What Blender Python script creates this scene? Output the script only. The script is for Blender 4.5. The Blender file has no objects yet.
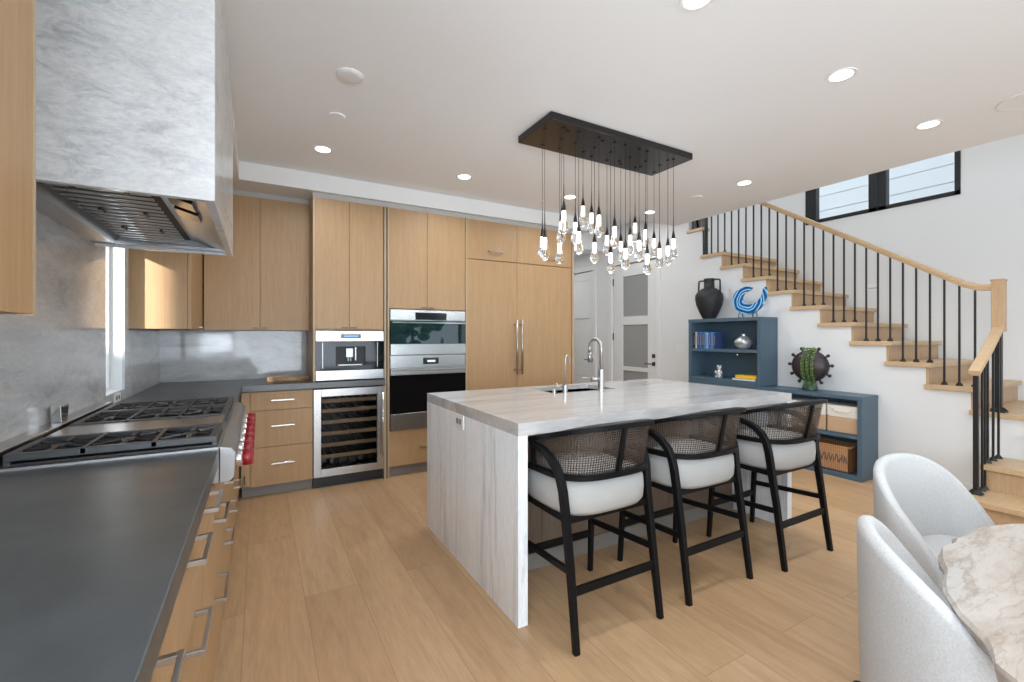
import bpy, bmesh, math, random
from mathutils import Vector, Matrix
from math import radians as R, pi, sin, cos
random.seed(7)
SC = bpy.context.scene
COL = SC.collection

# ------------------------------------------------------------------ camera, world, exposure
cam_d = bpy.data.cameras.new('camera'); cam = bpy.data.objects.new('camera', cam_d); COL.objects.link(cam)
cam.location = (0, 0, 1.303); cam.rotation_euler = (R(90), 0, R(-29.5))
cam_d.sensor_width = 36; cam_d.lens = 36 * 447 / 1024; cam_d.shift_y = -4.5 / 1024
cam_d.clip_start = .05; cam_d.clip_end = 100
SC.camera = cam
SC.view_settings.view_transform = 'Standard'; SC.view_settings.look = 'None'
SC.view_settings.gamma = 1; SC.view_settings.use_curve_mapping = False
SC.view_settings.exposure = -0.16

W = bpy.data.worlds.new('sky'); SC.world = W; W.use_nodes = True
wn = W.node_tree.nodes; wl = W.node_tree.links; wn.clear()
wo = wn.new('ShaderNodeOutputWorld'); wb = wn.new('ShaderNodeBackground')
tc = wn.new('ShaderNodeTexCoord'); sp = wn.new('ShaderNodeSeparateXYZ'); cr = wn.new('ShaderNodeValToRGB')
cr.color_ramp.elements[0].position = .0; cr.color_ramp.elements[0].color = (.62, .74, .80, 1)
cr.color_ramp.elements[1].position = .6; cr.color_ramp.elements[1].color = (.70, .84, 1, 1)
wl.new(tc.outputs['Generated'], sp.inputs[0]); wl.new(sp.outputs['Z'], cr.inputs[0])
wl.new(cr.outputs[0], wb.inputs[0]); wb.inputs[1].default_value = 2.2
wl.new(wb.outputs[0], wo.inputs[0])

def area(name, loc, rot, sx, sy, power, col=(1, 1, 1), portal=False, shape='RECTANGLE'):
    l = bpy.data.lights.new(name, 'AREA'); l.shape = shape; l.size = sx; l.size_y = sy; l.energy = power; l.color = col
    if portal: l.cycles.is_portal = True
    o = bpy.data.objects.new(name, l); o.location = loc; o.rotation_euler = rot; COL.objects.link(o); return o
# daylight: the glazed rear of the great room, the stairwell skylight, and added fill lamps off view
area('daylight_rear_glazing', (1.1, -4.35, 1.30), (R(118), 0, 0), 3.3, 2.3, 200, (.80, .90, 1))
area('dining_fill', (6.0, -2.4, 1.25), (R(100), 0, R(90)), 3.0, 2.0, 22, (.80, .90, 1))  # added fill from the right, no window known there
area('left_fill', (-.66, -2.4, 1.25), (R(108), 0, R(-75)), 2.8, 2.0, 50, (.80, .90, 1))  # added fill for the island's left end
area('counter_fill', (-.68, -.38, 1.62), (R(96), 0, R(-72)), 1.1, 1.2, 72, (.80, .90, 1))  # added fill, set at an invented window over the counter
area('daylight_stair_skylight', (5.45, 2.3, 5.15), (0, 0, 0), 1.0, 3.6, 20, (1, .98, .95))
sun = bpy.data.lights.new('sun', 'SUN'); sun.energy = 14; sun.angle = R(1.5); sun.color = (1, .97, .93)
so_ = bpy.data.objects.new('sun', sun); so_.rotation_euler = Vector((.677, .736, -.33)).to_track_quat('-Z', 'Y').to_euler(); COL.objects.link(so_)

# ------------------------------------------------------------------ materials
def mat(name, col=(.8, .8, .8), rough=.5, metal=0, **k):
    m = bpy.data.materials.new(name); m.use_nodes = True
    b = m.node_tree.nodes['Principled BSDF']
    b.inputs['Base Color'].default_value = (*col, 1); b.inputs['Roughness'].default_value = rough
    b.inputs['Metallic'].default_value = metal
    for a, v in k.items(): b.inputs[a.replace('_', ' ')].default_value = v
    m.diffuse_color = (*col, 1)
    return m
def nodes(m): return m.node_tree.nodes, m.node_tree.links, m.node_tree.nodes['Principled BSDF']
def coords(m, scale, rot=(0, 0, 0), kind='Object'):
    n, l, b = nodes(m); t = n.new('ShaderNodeTexCoord'); mp = n.new('ShaderNodeMapping')
    mp.inputs['Scale'].default_value = scale; mp.inputs['Rotation'].default_value = rot
    l.new(t.outputs[kind], mp.inputs[0]); return mp.outputs[0]
def noise(m, vec, scale, detail=4, rough=.55, dist=0):
    n, l, b = nodes(m); t = n.new('ShaderNodeTexNoise'); t.inputs['Scale'].default_value = scale
    t.inputs['Detail'].default_value = detail; t.inputs['Roughness'].default_value = rough; t.inputs['Distortion'].default_value = dist
    l.new(vec, t.inputs['Vector']); return t.outputs['Fac']
def ramp(m, fac, stops):
    n, l, b = nodes(m); r = n.new('ShaderNodeValToRGB'); e = r.color_ramp.elements
    while len(e) < len(stops): e.new(.5)
    for el, (p, c) in zip(e, stops):
        el.position = p; el.color = (*c, 1) if len(c) == 3 else c
    l.new(fac, r.inputs[0]); return r.outputs[0]
def mix(m, fac, a, b2, mode='MIX'):
    n, l, b = nodes(m); x = n.new('ShaderNodeMix'); x.data_type = 'RGBA'; x.blend_type = mode
    for s, v in ((0, fac), (6, a), (7, b2)):
        if isinstance(v, (int, float)): x.inputs[s].default_value = v
        elif isinstance(v, tuple): x.inputs[s].default_value = (*v, 1)
        else: l.new(v, x.inputs[s])
    return x.outputs[2]
def setc(m, out, sock='Base Color'):
    n, l, b = nodes(m); l.new(out, b.inputs[sock])
def bump(m, fac, strength=.3, dist=.002):
    n, l, b = nodes(m); x = n.new('ShaderNodeBump'); x.inputs['Strength'].default_value = strength; x.inputs['Distance'].default_value = dist
    l.new(fac, x.inputs['Height']); l.new(x.outputs[0], b.inputs['Normal'])

def wood(name, c1, c2, scale, rough=.45, contrast=1.):
    m = mat(name, c1, rough)
    v = coords(m, scale)
    a = noise(m, v, 6, 5, .65, .3); col = ramp(m, a, [(.3, c1), (.7, c2)])
    f = noise(m, v, 26, 3, .7); col = mix(m, .25, col, ramp(m, f, [(.35, tuple(x * .8 for x in c1)), (.65, tuple(min(1, x * 1.1) for x in c2))]))
    setc(m, col); return m
OAK1, OAK2 = (.385, .232, .112), (.465, .295, .152)
M = {}
M['oak'] = wood('cabinet_oak', OAK1, OAK2, (9, 9, .35))
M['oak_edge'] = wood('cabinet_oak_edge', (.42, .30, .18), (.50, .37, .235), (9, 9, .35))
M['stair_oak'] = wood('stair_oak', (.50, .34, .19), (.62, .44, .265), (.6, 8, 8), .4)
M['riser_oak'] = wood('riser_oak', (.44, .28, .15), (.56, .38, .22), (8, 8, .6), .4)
M['rail_oak'] = wood('rail_oak', (.50, .335, .18), (.62, .44, .26), (6, .6, 6), .4)
M['toe'] = mat('toe_kick_grey', (.235, .215, .195), .5)
M['black_kick'] = mat('black_kick_plate', (.012, .012, .014), .35)
M['wall'] = mat('white_wall_paint', (.75, .75, .745), .6)
M['ceiling'] = mat('ceiling_paint', (.86, .865, .875), .8)
M['trim'] = mat('white_trim_paint', (.80, .80, .79), .4)
M['doorpaint'] = mat('door_paint', (.78, .78, .765), .4)
M['frost'] = mat('frosted_glass', (.33, .33, .32), .25)
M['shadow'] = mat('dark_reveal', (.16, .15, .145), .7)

# floor planks
m = mat('oak_floor', (.5, .36, .22), .38); n, l, b = nodes(m)
t = n.new('ShaderNodeTexCoord'); mp = n.new('ShaderNodeMapping'); mp.inputs['Rotation'].default_value = (0, 0, R(90)); mp.inputs['Location'].default_value = (.35, .06, 0)
l.new(t.outputs['Object'], mp.inputs[0])
br = n.new('ShaderNodeTexBrick'); br.offset = .37; br.squash = 1
for k, v in {'Scale': 1, 'Mortar Size': .0016, 'Mortar Smooth': .1, 'Bias': 0, 'Brick Width': 2.1, 'Row Height': .258}.items(): br.inputs[k].default_value = v
br.inputs['Color1'].default_value = (.0, .0, .0, 1); br.inputs['Color2'].default_value = (1, 1, 1, 1); br.inputs['Mortar'].default_value = (.5, .5, .5, 1)
l.new(mp.outputs[0], br.inputs['Vector'])
plank = ramp(m, br.outputs['Color'], [(0, (.485, .305, .165)), (.5, (.52, .335, .185)), (1, (.55, .36, .205))])
# per-plank grain
vm = n.new('ShaderNodeVectorMath'); vm.operation = 'MULTIPLY_ADD'
l.new(br.outputs['Color'], vm.inputs[0]); vm.inputs[1].default_value = (13, 7, 3)
mp2 = n.new('ShaderNodeMapping'); mp2.inputs['Scale'].default_value = (7, .7, 1); l.new(t.outputs['Object'], mp2.inputs[0]); l.new(mp2.outputs[0], vm.inputs[2])
g = noise(m, vm.outputs[0], 2.2, 6, .62, .8)
gc = ramp(m, g, [(.32, (.86, .84, .82)), (.55, (1, 1, 1)), (.75, (1.06, 1.05, 1.04))])
col = mix(m, 1., plank, gc, 'MULTIPLY')
g2 = noise(m, vm.outputs[0], 14, 3, .6); gc2 = ramp(m, g2, [(.35, (.93, .92, .90)), (.6, (1.02, 1.02, 1.02))]); col = mix(m, 1., col, gc2, 'MULTIPLY')
col = mix(m, br.outputs['Fac'], col, (.33, .215, .12)); setc(m, col); M['floor'] = m

def marble(name, base, mid, vein, scale, rough, sc=1.6, dist=1.2, spots=True):
    m = mat(name, base, rough); v = coords(m, scale)
    a = noise(m, v, sc, 8, .62, dist); col = ramp(m, a, [(.28, vein), (.45, mid), (.66, base)])
    c2 = noise(m, v, sc * 13, 6, .78, .2); col = mix(m, .8, col, ramp(m, c2, [(.34, (.80, .81, .825)), (.62, (1.05, 1.05, 1.05))]), 'MULTIPLY')
    if spots:
        d = noise(m, v, sc * 3.4, 7, .74, .9); msk = ramp(m, noise(m, v, sc * .55, 2, .5), [(.42, (0, 0, 0)), (.60, (1, 1, 1))]); col = mix(m, msk, col, mix(m, 1., col, ramp(m, d, [(.32, (.62, .645, .68)), (.53, (1, 1, 1))]), 'MULTIPLY'))
    setc(m, col); return m
M['hood_marble'] = marble('pale_hood_marble', (.80, .815, .83), (.76, .775, .79), (.60, .62, .64), (1.3, 1.3, 2.8), .14, 2.0, .35)
M['splash'] = marble('polished_backsplash_marble', (.66, .66, .66), (.53, .53, .535), (.34, .345, .355), (1.1, 1.1, 3.4), .06, 1.5, 1.2, False)
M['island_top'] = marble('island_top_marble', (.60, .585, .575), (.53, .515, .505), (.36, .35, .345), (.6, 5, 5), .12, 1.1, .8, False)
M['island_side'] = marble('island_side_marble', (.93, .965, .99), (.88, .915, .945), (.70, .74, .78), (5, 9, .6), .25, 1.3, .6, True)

m = mat('honed_dark_counter', (.03, .034, .038), .34, Specular_IOR_Level=.95); v = coords(m, (1, 1, 1)); a = noise(m, v, 9, 6, .7)
setc(m, ramp(m, a, [(.3, (.038, .043, .046)), (.7, (.062, .069, .073))])); setc(m, ramp(m, noise(m, v, 5, 5, .6), [(.3, (.30,) * 3), (.7, (.38,) * 3)]), 'Roughness'); M['counter'] = m
def brushed(name, col, rough, scale):
    m = mat(name, col, rough, 1); v = coords(m, scale); a = noise(m, v, 30, 3, .6)
    setc(m, ramp(m, a, [(.3, tuple(x * .88 for x in col)), (.7, col)])); return m
M['steel'] = brushed('brushed_steel', (.52, .52, .525), .26, (.3, .3, 4))
M['hood_steel'] = mat('hood_stainless', (.50, .52, .54), .28, .8)
M['steel_dark'] = mat('grey_steel', (.36, .37, .38), .3, 1)
M['chrome'] = mat('chrome', (.72, .72, .72), .12, 1)
M['nickel'] = mat('brushed_nickel', (.46, .44, .42), .33, 1)
M['iron'] = mat('cast_iron', (.018, .018, .02), .42)
M['grate_edge'] = mat('grey_grate_enamel', (.05, .053, .056), .38)
M['steel_body'] = mat('satin_steel', (.34, .34, .345), .42, 1)
M['black'] = mat('black_metal', (.012, .012, .013), .4)
M['blackwood'] = mat('black_stained_wood', (.006, .006, .0065), .45, Specular_IOR_Level=.16)
M['canopy'] = mat('dark_bronze_canopy', (.035, .030, .030), .22, .6)
M['red'] = mat('red_knob_enamel', (.25, .006, .012), .2)
M['black_glass'] = mat('black_oven_glass', (.004, .004, .005), .06, Specular_IOR_Level=.3)
M['mirror_glass'] = mat('reflective_oven_glass', (.012, .03, .035), .02, 0, Specular_IOR_Level=1.0)
M['cooler_glass'] = mat('wine_cooler_glass', (.68, .69, .71), .02, 0, Transmission_Weight=1.0, IOR=1.15)
M['dark_inside'] = mat('dark_cooler_lining', (.012, .012, .014), .5)
M['rack'] = mat('wine_rack_wood', (.34, .22, .12), .5)
M['display'] = mat('display_glass', (.01, .012, .015), .1)
m = mat('lit_blue_digits', (.1, .3, .6), .3); b = nodes(m)[2]; b.inputs['Emission Color'].default_value = (.25, .55, 1, 1); b.inputs['Emission Strength'].default_value = .6; M['digits'] = m
m = mat('lit_white_digits', (.6, .6, .6), .3); b = nodes(m)[2]; b.inputs['Emission Color'].default_value = (.8, .9, 1, 1); b.inputs['Emission Strength'].default_value = .7; M['wdigits'] = m
m = mat('lit_lamp_diffuser', (1, 1, 1), .5); b = nodes(m)[2]; b.inputs['Emission Color'].default_value = (1, .97, .92, 1); b.inputs['Emission Strength'].default_value = 6; M['lamp'] = m
m = mat('lit_pendant_core', (1, 1, 1), .5); b = nodes(m)[2]; b.inputs['Emission Color'].default_value = (1, .97, .93, 1); b.inputs['Emission Strength'].default_value = 3.2; M['core'] = m
M['pglass'] = mat('clear_pendant_glass', (1, 1, 1), .0, 0, Transmission_Weight=1.0, IOR=1.45)
m = mat('clear_window_glass', (1, 1, 1), .02); n, l, b = nodes(m); tr = n.new('ShaderNodeBsdfTransparent'); gl_ = n.new('ShaderNodeBsdfGlossy'); gl_.inputs['Roughness'].default_value = .02
mx = n.new('ShaderNodeMixShader'); mx.inputs[0].default_value = .07; l.new(tr.outputs[0], mx.inputs[1]); l.new(gl_.outputs[0], mx.inputs[2]); l.new(mx.outputs[0], n['Material Output'].inputs[0]); M['winglass'] = m
M['blue'] = mat('slate_blue_paint', (.065, .112, .155), .42)
M['socket'] = mat('white_plastic', (.78, .78, .77), .4)
M['slot'] = mat('dark_slot', (.08, .08, .08), .6)
M['bronze'] = mat('dark_bronze', (.12, .09, .06), .35, .8)
# upholstery
m = mat('cream_cushion_fabric', (.42, .415, .40), .9); v = coords(m, (1, 1, 1)); bump(m, noise(m, v, 300, 2), .15); M['cushion'] = m
m = mat('light_grey_boucle', (.5, .51, .52), .95); v = coords(m, (1, 1, 1)); a = noise(m, v, 210, 4, .75)
setc(m, ramp(m, a, [(.32, (.46, .463, .465)), (.62, (.58, .58, .575))])); bump(m, a, .5, .004); M['boucle'] = m
# cane: woven strands with real holes
m = mat('woven_cane', (.075, .052, .038), .6); n, l, b = nodes(m)
t = n.new('ShaderNodeTexCoord'); mp = n.new('ShaderNodeMapping'); mp.inputs['Scale'].default_value = (260, 260, 1); l.new(t.outputs['UV'], mp.inputs[0])
s2 = n.new('ShaderNodeSeparateXYZ'); l.new(mp.outputs[0], s2.inputs[0])
def mth(op, a, b_=None):
    x = n.new('ShaderNodeMath'); x.operation = op
    for i, v_ in enumerate((a, b_)):
        if v_ is None: continue
        if isinstance(v_, (int, float)): x.inputs[i].default_value = v_
        else: l.new(v_, x.inputs[i])
    return x.outputs[0]
h = mth('MULTIPLY', mth('SINE', s2.outputs[0]), mth('SINE', s2.outputs[1])); h = mth('GREATER_THAN', mth('ABSOLUTE', h), .28)
al = mth('SUBTRACT', 1., h); l.new(al, b.inputs['Alpha']); M['cane'] = m
# table stone
m = mat('quartzite_table', (.6, .55, .5), .16); v = coords(m, (1.1, 5.0, 4), (0, 0, R(-40)))
a = noise(m, v, 1.5, 9, .66, .35); col = ramp(m, a, [(.30, (.27, .21, .165)), (.40, (.40, .345, .295)), (.50, (.47, .425, .385)), (.57, (.33, .285, .245)), (.61, (.44, .41, .38)), (.75, (.35, .34, .34))])
w = n = None
n, l, b = nodes(m); wv = n.new('ShaderNodeTexNoise'); wv.inputs['Scale'].default_value = 5; wv.inputs['Detail'].default_value = 9; wv.inputs['Distortion'].default_value = .25; l.new(v, wv.inputs['Vector'])
col = mix(m, .9, col, ramp(m, wv.outputs['Fac'], [(.47, (1, 1, 1)), (.497, (.82, .77, .73)), (.51, (1, 1, 1))]), 'MULTIPLY'); setc(m, col); M['stone'] = m
M['bulkmat'] = M['ceiling']

# ------------------------------------------------------------------ mesh builder
class MB:
    def __init__(s): s.bm = bmesh.new(); s.uv = None
    def box(s, x0, x1, y0, y1, z0, z1, rot=None, piv=None):
        r = bmesh.ops.create_cube(s.bm, size=1)
        mt = Matrix.Translation(((x0 + x1) / 2, (y0 + y1) / 2, (z0 + z1) / 2)) @ Matrix.Diagonal((abs(x1 - x0), abs(y1 - y0), abs(z1 - z0), 1))
        bmesh.ops.transform(s.bm, matrix=mt, verts=r['verts'])
        if rot is not None: bmesh.ops.rotate(s.bm, verts=r['verts'], cent=piv or ((x0 + x1) / 2, (y0 + y1) / 2, (z0 + z1) / 2), matrix=rot)
        return s
    def ring_loft(s, rings, close=True, cap=True):
        vs = [[s.bm.verts.new(p) for p in r] for r in rings]; k = len(rings[0])
        for a, b in zip(vs, vs[1:]):
            for i in range(k if close else k - 1):
                j = (i + 1) % k
                try: s.bm.faces.new((a[i], a[j], b[j], b[i]))
                except ValueError: pass
        if cap and close:
            for r in (vs[0], vs[-1]):
                try: s.bm.faces.new(r)
                except ValueError: pass
        return s
    def lathe(s, prof, c=(0, 0, 0), seg=24, axis='Z', sy=1.):
        rings = []
        for r, h in prof:
            r = max(r, 1e-4); ring = []
            for i in range(seg):
                a = 2 * pi * i / seg; p = (r * cos(a), r * sin(a) * sy, h)
                if axis == 'X': p = (p[2], p[0], p[1])
                if axis == 'Y': p = (p[0], p[2], p[1])
                ring.append((c[0] + p[0], c[1] + p[1], c[2] + p[2]))
            rings.append(ring)
        return s.ring_loft(rings)
    def tube(s, pts, r, seg=8, r2=None, up=None, sect=None):
        """sweep; r may be a list; r2 = second half-width (rectangular/elliptic section)"""
        pts = [Vector(p) for p in pts]; n_ = len(pts); rings = []
        prev = None
        for i, p in enumerate(pts):
            t_ = (pts[min(i + 1, n_ - 1)] - pts[max(i - 1, 0)]).normalized()
            if up is not None: u = Vector(up)
            elif prev is None: u = Vector((0, 0, 1)) if abs(t_.z) < .9 else Vector((1, 0, 0))
            else: u = prev
            u = (u - t_ * u.dot(t_)).normalized(); prev = u; w_ = t_.cross(u)
            ra = r[i] if isinstance(r, (list, tuple)) else r; rb = ra if r2 is None else (r2[i] if isinstance(r2, (list, tuple)) else r2)
            if sect == 'box': ring = [p + u * (ra * a) + w_ * (rb * b_) for a, b_ in ((1, .8), (.8, 1), (-.8, 1), (-1, .8), (-1, -.8), (-.8, -1), (.8, -1), (1, -.8))]
            else: ring = [p + u * (ra * cos(2 * pi * k / seg)) + w_ * (rb * sin(2 * pi * k / seg)) for k in range(seg)]
            rings.append(ring)
        return s.ring_loft(rings)
    def prism(s, poly, d0, d1, axis='Z'):
        def P(a, b_, d): return {'Z': (a, b_, d), 'X': (d, a, b_), 'Y': (a, d, b_)}[axis]
        return s.ring_loft([[P(a, b_, d0) for a, b_ in poly], [P(a, b_, d1) for a, b_ in poly]])
    def ball(s, c, r, sc=(1, 1, 1), seg=16):
        q = bmesh.ops.create_uvsphere(s.bm, u_segments=seg, v_segments=max(6, seg // 2), radius=r)
        bmesh.ops.transform(s.bm, matrix=Matrix.Translation(c) @ Matrix.Diagonal((*sc, 1)), verts=q['verts']); return s
    def build(s, name, m, parent=None, smooth=False, bevel=0, sub=0, loc=None):
        bmesh.ops.recalc_face_normals(s.bm, faces=s.bm.faces)
        me = bpy.data.meshes.new(name); s.bm.to_mesh(me); s.bm.free()
        me.materials.append(m if not isinstance(m, str) else M[m])
        o = bpy.data.objects.new(name, me); COL.objects.link(o)
        if parent is not None:
            o.parent = parent; o.matrix_parent_inverse = Matrix()
            o.location = -Vector(parent.location) if parent.get('_abs') else (0, 0, 0)
            # parents sit at their base; children are modelled in world space unless the parent is local
        if smooth:
            for p in me.polygons: p.use_smooth = True
            if smooth == 'auto':
                e = o.modifiers.new('auto', 'EDGE_SPLIT'); e.split_angle = R(35)
        if bevel:
            bv = o.modifiers.new('bevel', 'BEVEL'); bv.width = bevel; bv.segments = 2; bv.limit_method = 'ANGLE'; bv.angle_limit = R(40)
        if sub:
            ss = o.modifiers.new('sub', 'SUBSURF'); ss.levels = sub; ss.render_levels = sub
        return o
def thing(name, label, cat, loc=(0, 0, 0), rz=0, group=None, local=False):
    o = bpy.data.objects.new(name, None); COL.objects.link(o); o.location = loc; o.rotation_euler = (0, 0, rz)
    o['label'] = label; o['category'] = cat; o.empty_display_size = .1
    if group: o['group'] = group
    if not local: o['_abs'] = 1
    return o
def tag(o, label, cat, group=None):
    o['label'] = label; o['category'] = cat
    if group: o['group'] = group
    return o
def struct(name, mb, m, parent=None, **k):
    o = mb.build(name, m, parent, **k)
    if parent is None: o['kind'] = 'structure'
    return o
def dup(o, label=None, loc=None, rz=None, mats=None):
    c = o.copy(); COL.objects.link(c)
    if label: c['label'] = label
    if loc is not None: c.location = loc
    if rz is not None: c.rotation_euler = (0, 0, rz)
    def rec(a, b_):
        for ch in [q for q in SC.collection.objects if q.parent == a]:
            d = ch.copy(); COL.objects.link(d); d.parent = b_; rec(ch, d)
    rec(o, c); return c

# ================================================================== STRUCTURE
XL, YB, ZC = -.74, 4.75, 2.685
XW = 5.0      # stair / hutch wall
XF = 6.14     # far stairwell wall
ny_end = .992 + .2795 * 10 + .052
struct('floor', MB().box(-.9, 9.2, -5, 8.3, -.1, 0), 'floor')
# left wall with the slit window (y 3.25-3.60, z .98-1.9)
w = MB(); w.box(XL - .15, XL, -4.5, -3.8, 0, 3.3).box(XL - .15, XL, -3.8, -1.0, 2.32, 3.3).box(XL - .15, XL, -3.8, -1.0, 0, .18).box(XL - .15, XL, -1.0, .2, 0, .98).box(XL - .15, XL, -1.0, .2, 2.30, 3.3).box(XL - .15, XL, .2, 3.215, 0, 3.3).box(XL - .15, XL, 3.61, YB + .15, 0, 3.3).box(XL - .15, XL, 3.215, 3.61, 0, .975).box(XL - .15, XL, 3.215, 3.61, 1.93, 3.3)
struct('wall_left', w, 'wall')
struct('wall_back', MB().box(XL - .15, 3.16, YB, YB + .15, 0, 3.3), 'wall')
struct('wall_hall_left', MB().box(3.16, 3.24, YB, 8.15, 0, 3.3), 'wall')
# wall that carries the doors and the hutch: full height up to y 4.04, hall beyond
w = MB(); w.box(XW, XW + .12, 4.04, 4.56, 0, 5.3).box(XW, XW + .12, 5.56, 5.92, 0, 3.2).box(XW, XW + .12, 4.56, 5.56, 2.47, 5.3).box(XW, XW + .12, 6.86, 8.15, 0, 3.2).box(XW, XW + .12, 5.92, 6.86, 2.47, 3.2)
struct('wall_right', w, 'wall')
struct('wall_hall_end', MB().box(3.16, XF, 8.15, 8.3, 0, 3.3), 'wall')
struct('wall_behind_doors', MB().box(5.6, 5.7, 4.3, 8.1, 0, 2.44), 'wall')
# stairwell walls
w = MB(); wy0, wy1, wz0, wz1 = 1.69, 3.155, 2.735, 3.62
w.box(XF, XF + .15, -4.6, -4.0, 0, 5.3).box(XF, XF + .15, -4.0, -.8, 2.4, 5.3).box(XF, XF + .15, -4.0, -.8, 0, .08).box(XF, XF + .15, -.8, wy0, 0, 5.3).box(XF, XF + .15, wy1, 8.3, 0, 5.3).box(XF, XF + .15, wy0, wy1, 0, wz0).box(XF, XF + .15, wy0, wy1, wz1, 5.3)
struct('wall_stairwell', w, 'wall')
struct('wall_stairwell_end', MB().box(XW + .12, XF, ny_end, ny_end + .12, 2.0, 5.3), 'wall')
# great room rear wall with glazing opening (behind the camera)
w = MB(); w.box(-.9, -.6, -4.6, -4.45, 0, 5.3).box(5.4, XF + .1, -4.6, -4.45, 0, 5.3).box(-.6, 5.4, -4.6, -4.45, 2.6, 5.3).box(-.6, 5.4, -4.6, -4.45, 0, .06)
struct('wall_rear', w, 'wall')
# ceilings
c_ = MB(); c_.box(XL, 4.53, -4.45, 3.88, ZC, ZC + .35).box(XL, 3.39, 3.88, YB, ZC, ZC + .35)
struct('ceiling', c_, 'ceiling')
struct('ceiling_hall', MB().box(3.24, XF, 3.9, 5.78, 3.06, 3.2).box(3.24, XF, 5.78, 8.2, 2.735, 3.2), 'ceiling')
w = MB(); w.box(4.53, XF, -4.45, .4, 5.2, 5.3).box(4.53, XF, 4.3, 5.7, 5.2, 5.3).box(4.53, 4.9, .4, 4.3, 5.2, 5.3).box(6.0, XF, .4, 4.3, 5.2, 5.3)
struct('ceiling_stairwell', w, 'ceiling')
struct('wall_upper_floor', MB().box(4.40, 4.53, -4.45, 3.9, ZC + .35, 5.2).box(3.24, 5.0, 3.9, 4.0, 3.2, 5.2).box(3.39, 4.53, 3.88, 3.90, ZC + .02, 3.2), 'wall')
struct('ceiling_sun_block', MB().box(-.89, 4.40, -4.6, 3.9, 3.2, 3.3).box(-.89, 5.0, 4.0, 8.3, 3.2, 3.3), 'ceiling')  # unseen slab added to stop sun leaking into the hall
# soffits: back and left
s_ = MB(); s_.box(XL, 3.39, 4.115, YB, 2.54, ZC).box(XL, -.137, 3.06, 4.115, 2.54, ZC).box(XL, -.137, -4.45, 1.82, 2.54, ZC)
struct('trim_1', s_, 'trim')
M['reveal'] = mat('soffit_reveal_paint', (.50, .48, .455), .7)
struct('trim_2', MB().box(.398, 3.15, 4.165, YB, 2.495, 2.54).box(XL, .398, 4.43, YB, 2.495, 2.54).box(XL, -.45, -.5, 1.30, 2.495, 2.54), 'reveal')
struct('baseboard_right', MB().box(XW - .014, XW, .9, 1.92, 0, .11).box(XW - .014, XW, 3.78, 4.50, 0, .11), 'trim', bevel=.003)

# window 1: slit window beside the hood
w1 = MB(); y0, y1, z0, z1 = 3.215, 3.61, .975, 1.93
fr = struct('window_1', MB().box(XL - .10, XL - .06, y0, y0 + .02, z0, z1).box(XL - .10, XL - .06, y1 - .02, y1, z0, z1).box(XL - .10, XL - .06, y0 + .02, y1 - .02, z0, z0 + .02).box(XL - .10, XL - .06, y0 + .02, y1 - .02, z1 - .02, z1), 'trim')
MB().box(XL - .085, XL - .08, y0 + .02, y1 - .02, z0 + .02, z1 - .02).build('pane', 'winglass', fr)
m = mat('white_stucco_outside', (.88, .91, .93), .8); M['stucco'] = m
nb = MB().box(-3.2, -3.0, .8, 12, -.5, 2.3).box(-3.2, -3.0, -16, .8, -.5, 6); no = nb.build('house_wall_and_sun_block', 'stucco'); tag(no, 'pale house wall outside the slit window, with an added sun-blocking stretch', 'wall')  # tall unseen stretch added to keep sun out of the left openings
for k in range(5): MB().box(-3.0, -2.985, 1, 12, .2 + k * .4, .215 + k * .4).build('siding_board', 'trim', no)

# window 2: stairwell windows, two black-framed sashes
F = MB(); xa, xb = XF - .01, XF + .07
F.box(xa, xb, wy0, wy1, wz0, wz0 + .045).box(xa, xb, wy0, wy1, wz1 - .045, wz1).box(xa, xb, wy0, wy0 + .045, wz0, wz1).box(xa, xb, wy1 - .13, wy1, wz0, wz1).box(xa, xb, 2.30, 2.47, wz0, wz1)
fr = struct('window_2', F, 'black', bevel=.004)
MB().box(xa - .004, xa, 2.375, 2.385, wz0 + .01, wz1).build('mullion_groove', 'display', fr)
MB().box(XF + .03, XF + .036, wy0 + .04, 2.30, wz0 + .04, wz1 - .04).build('pane', 'winglass', fr)
MB().box(XF + .03, XF + .036, 2.47, wy1 - .13, wz0 + .04, wz1 - .04).build('pane', 'winglass', fr)
# neighbouring siding outside the stair window, built as pale boards
LV = thing('stair_window_siding', 'pale horizontal house siding outside the high stairwell window', 'screen')
for k in range(11):
    MB().box(XF + 1.62, XF + 1.65, .6, 5.4, 2.60 + k * .232, 2.60 + k * .232 + .222).build('stair_siding_slat', 'stucco', LV)
MB().box(XF + 1.66, XF + 1.72, .6, .68, 0, 5.2).box(XF + 1.66, XF + 1.72, 5.32, 5.4, 0, 5.2).box(XF + 1.66, XF + 1.68, .6, 5.4, 2.4, 5.2).build('backing_frame', 'trim', LV)

# window 3: glazed sliders behind the camera
F = MB(); F.box(-.6, 5.4, -4.56, -4.49, .06, .12).box(-.6, 5.4, -4.56, -4.49, 2.53, 2.6)
for x in (-.6, .9, 2.37, 3.85, 5.33): F.box(x, x + .07, -4.56, -4.49, .06, 2.6)
fr = struct('window_3', F, 'black')

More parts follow.
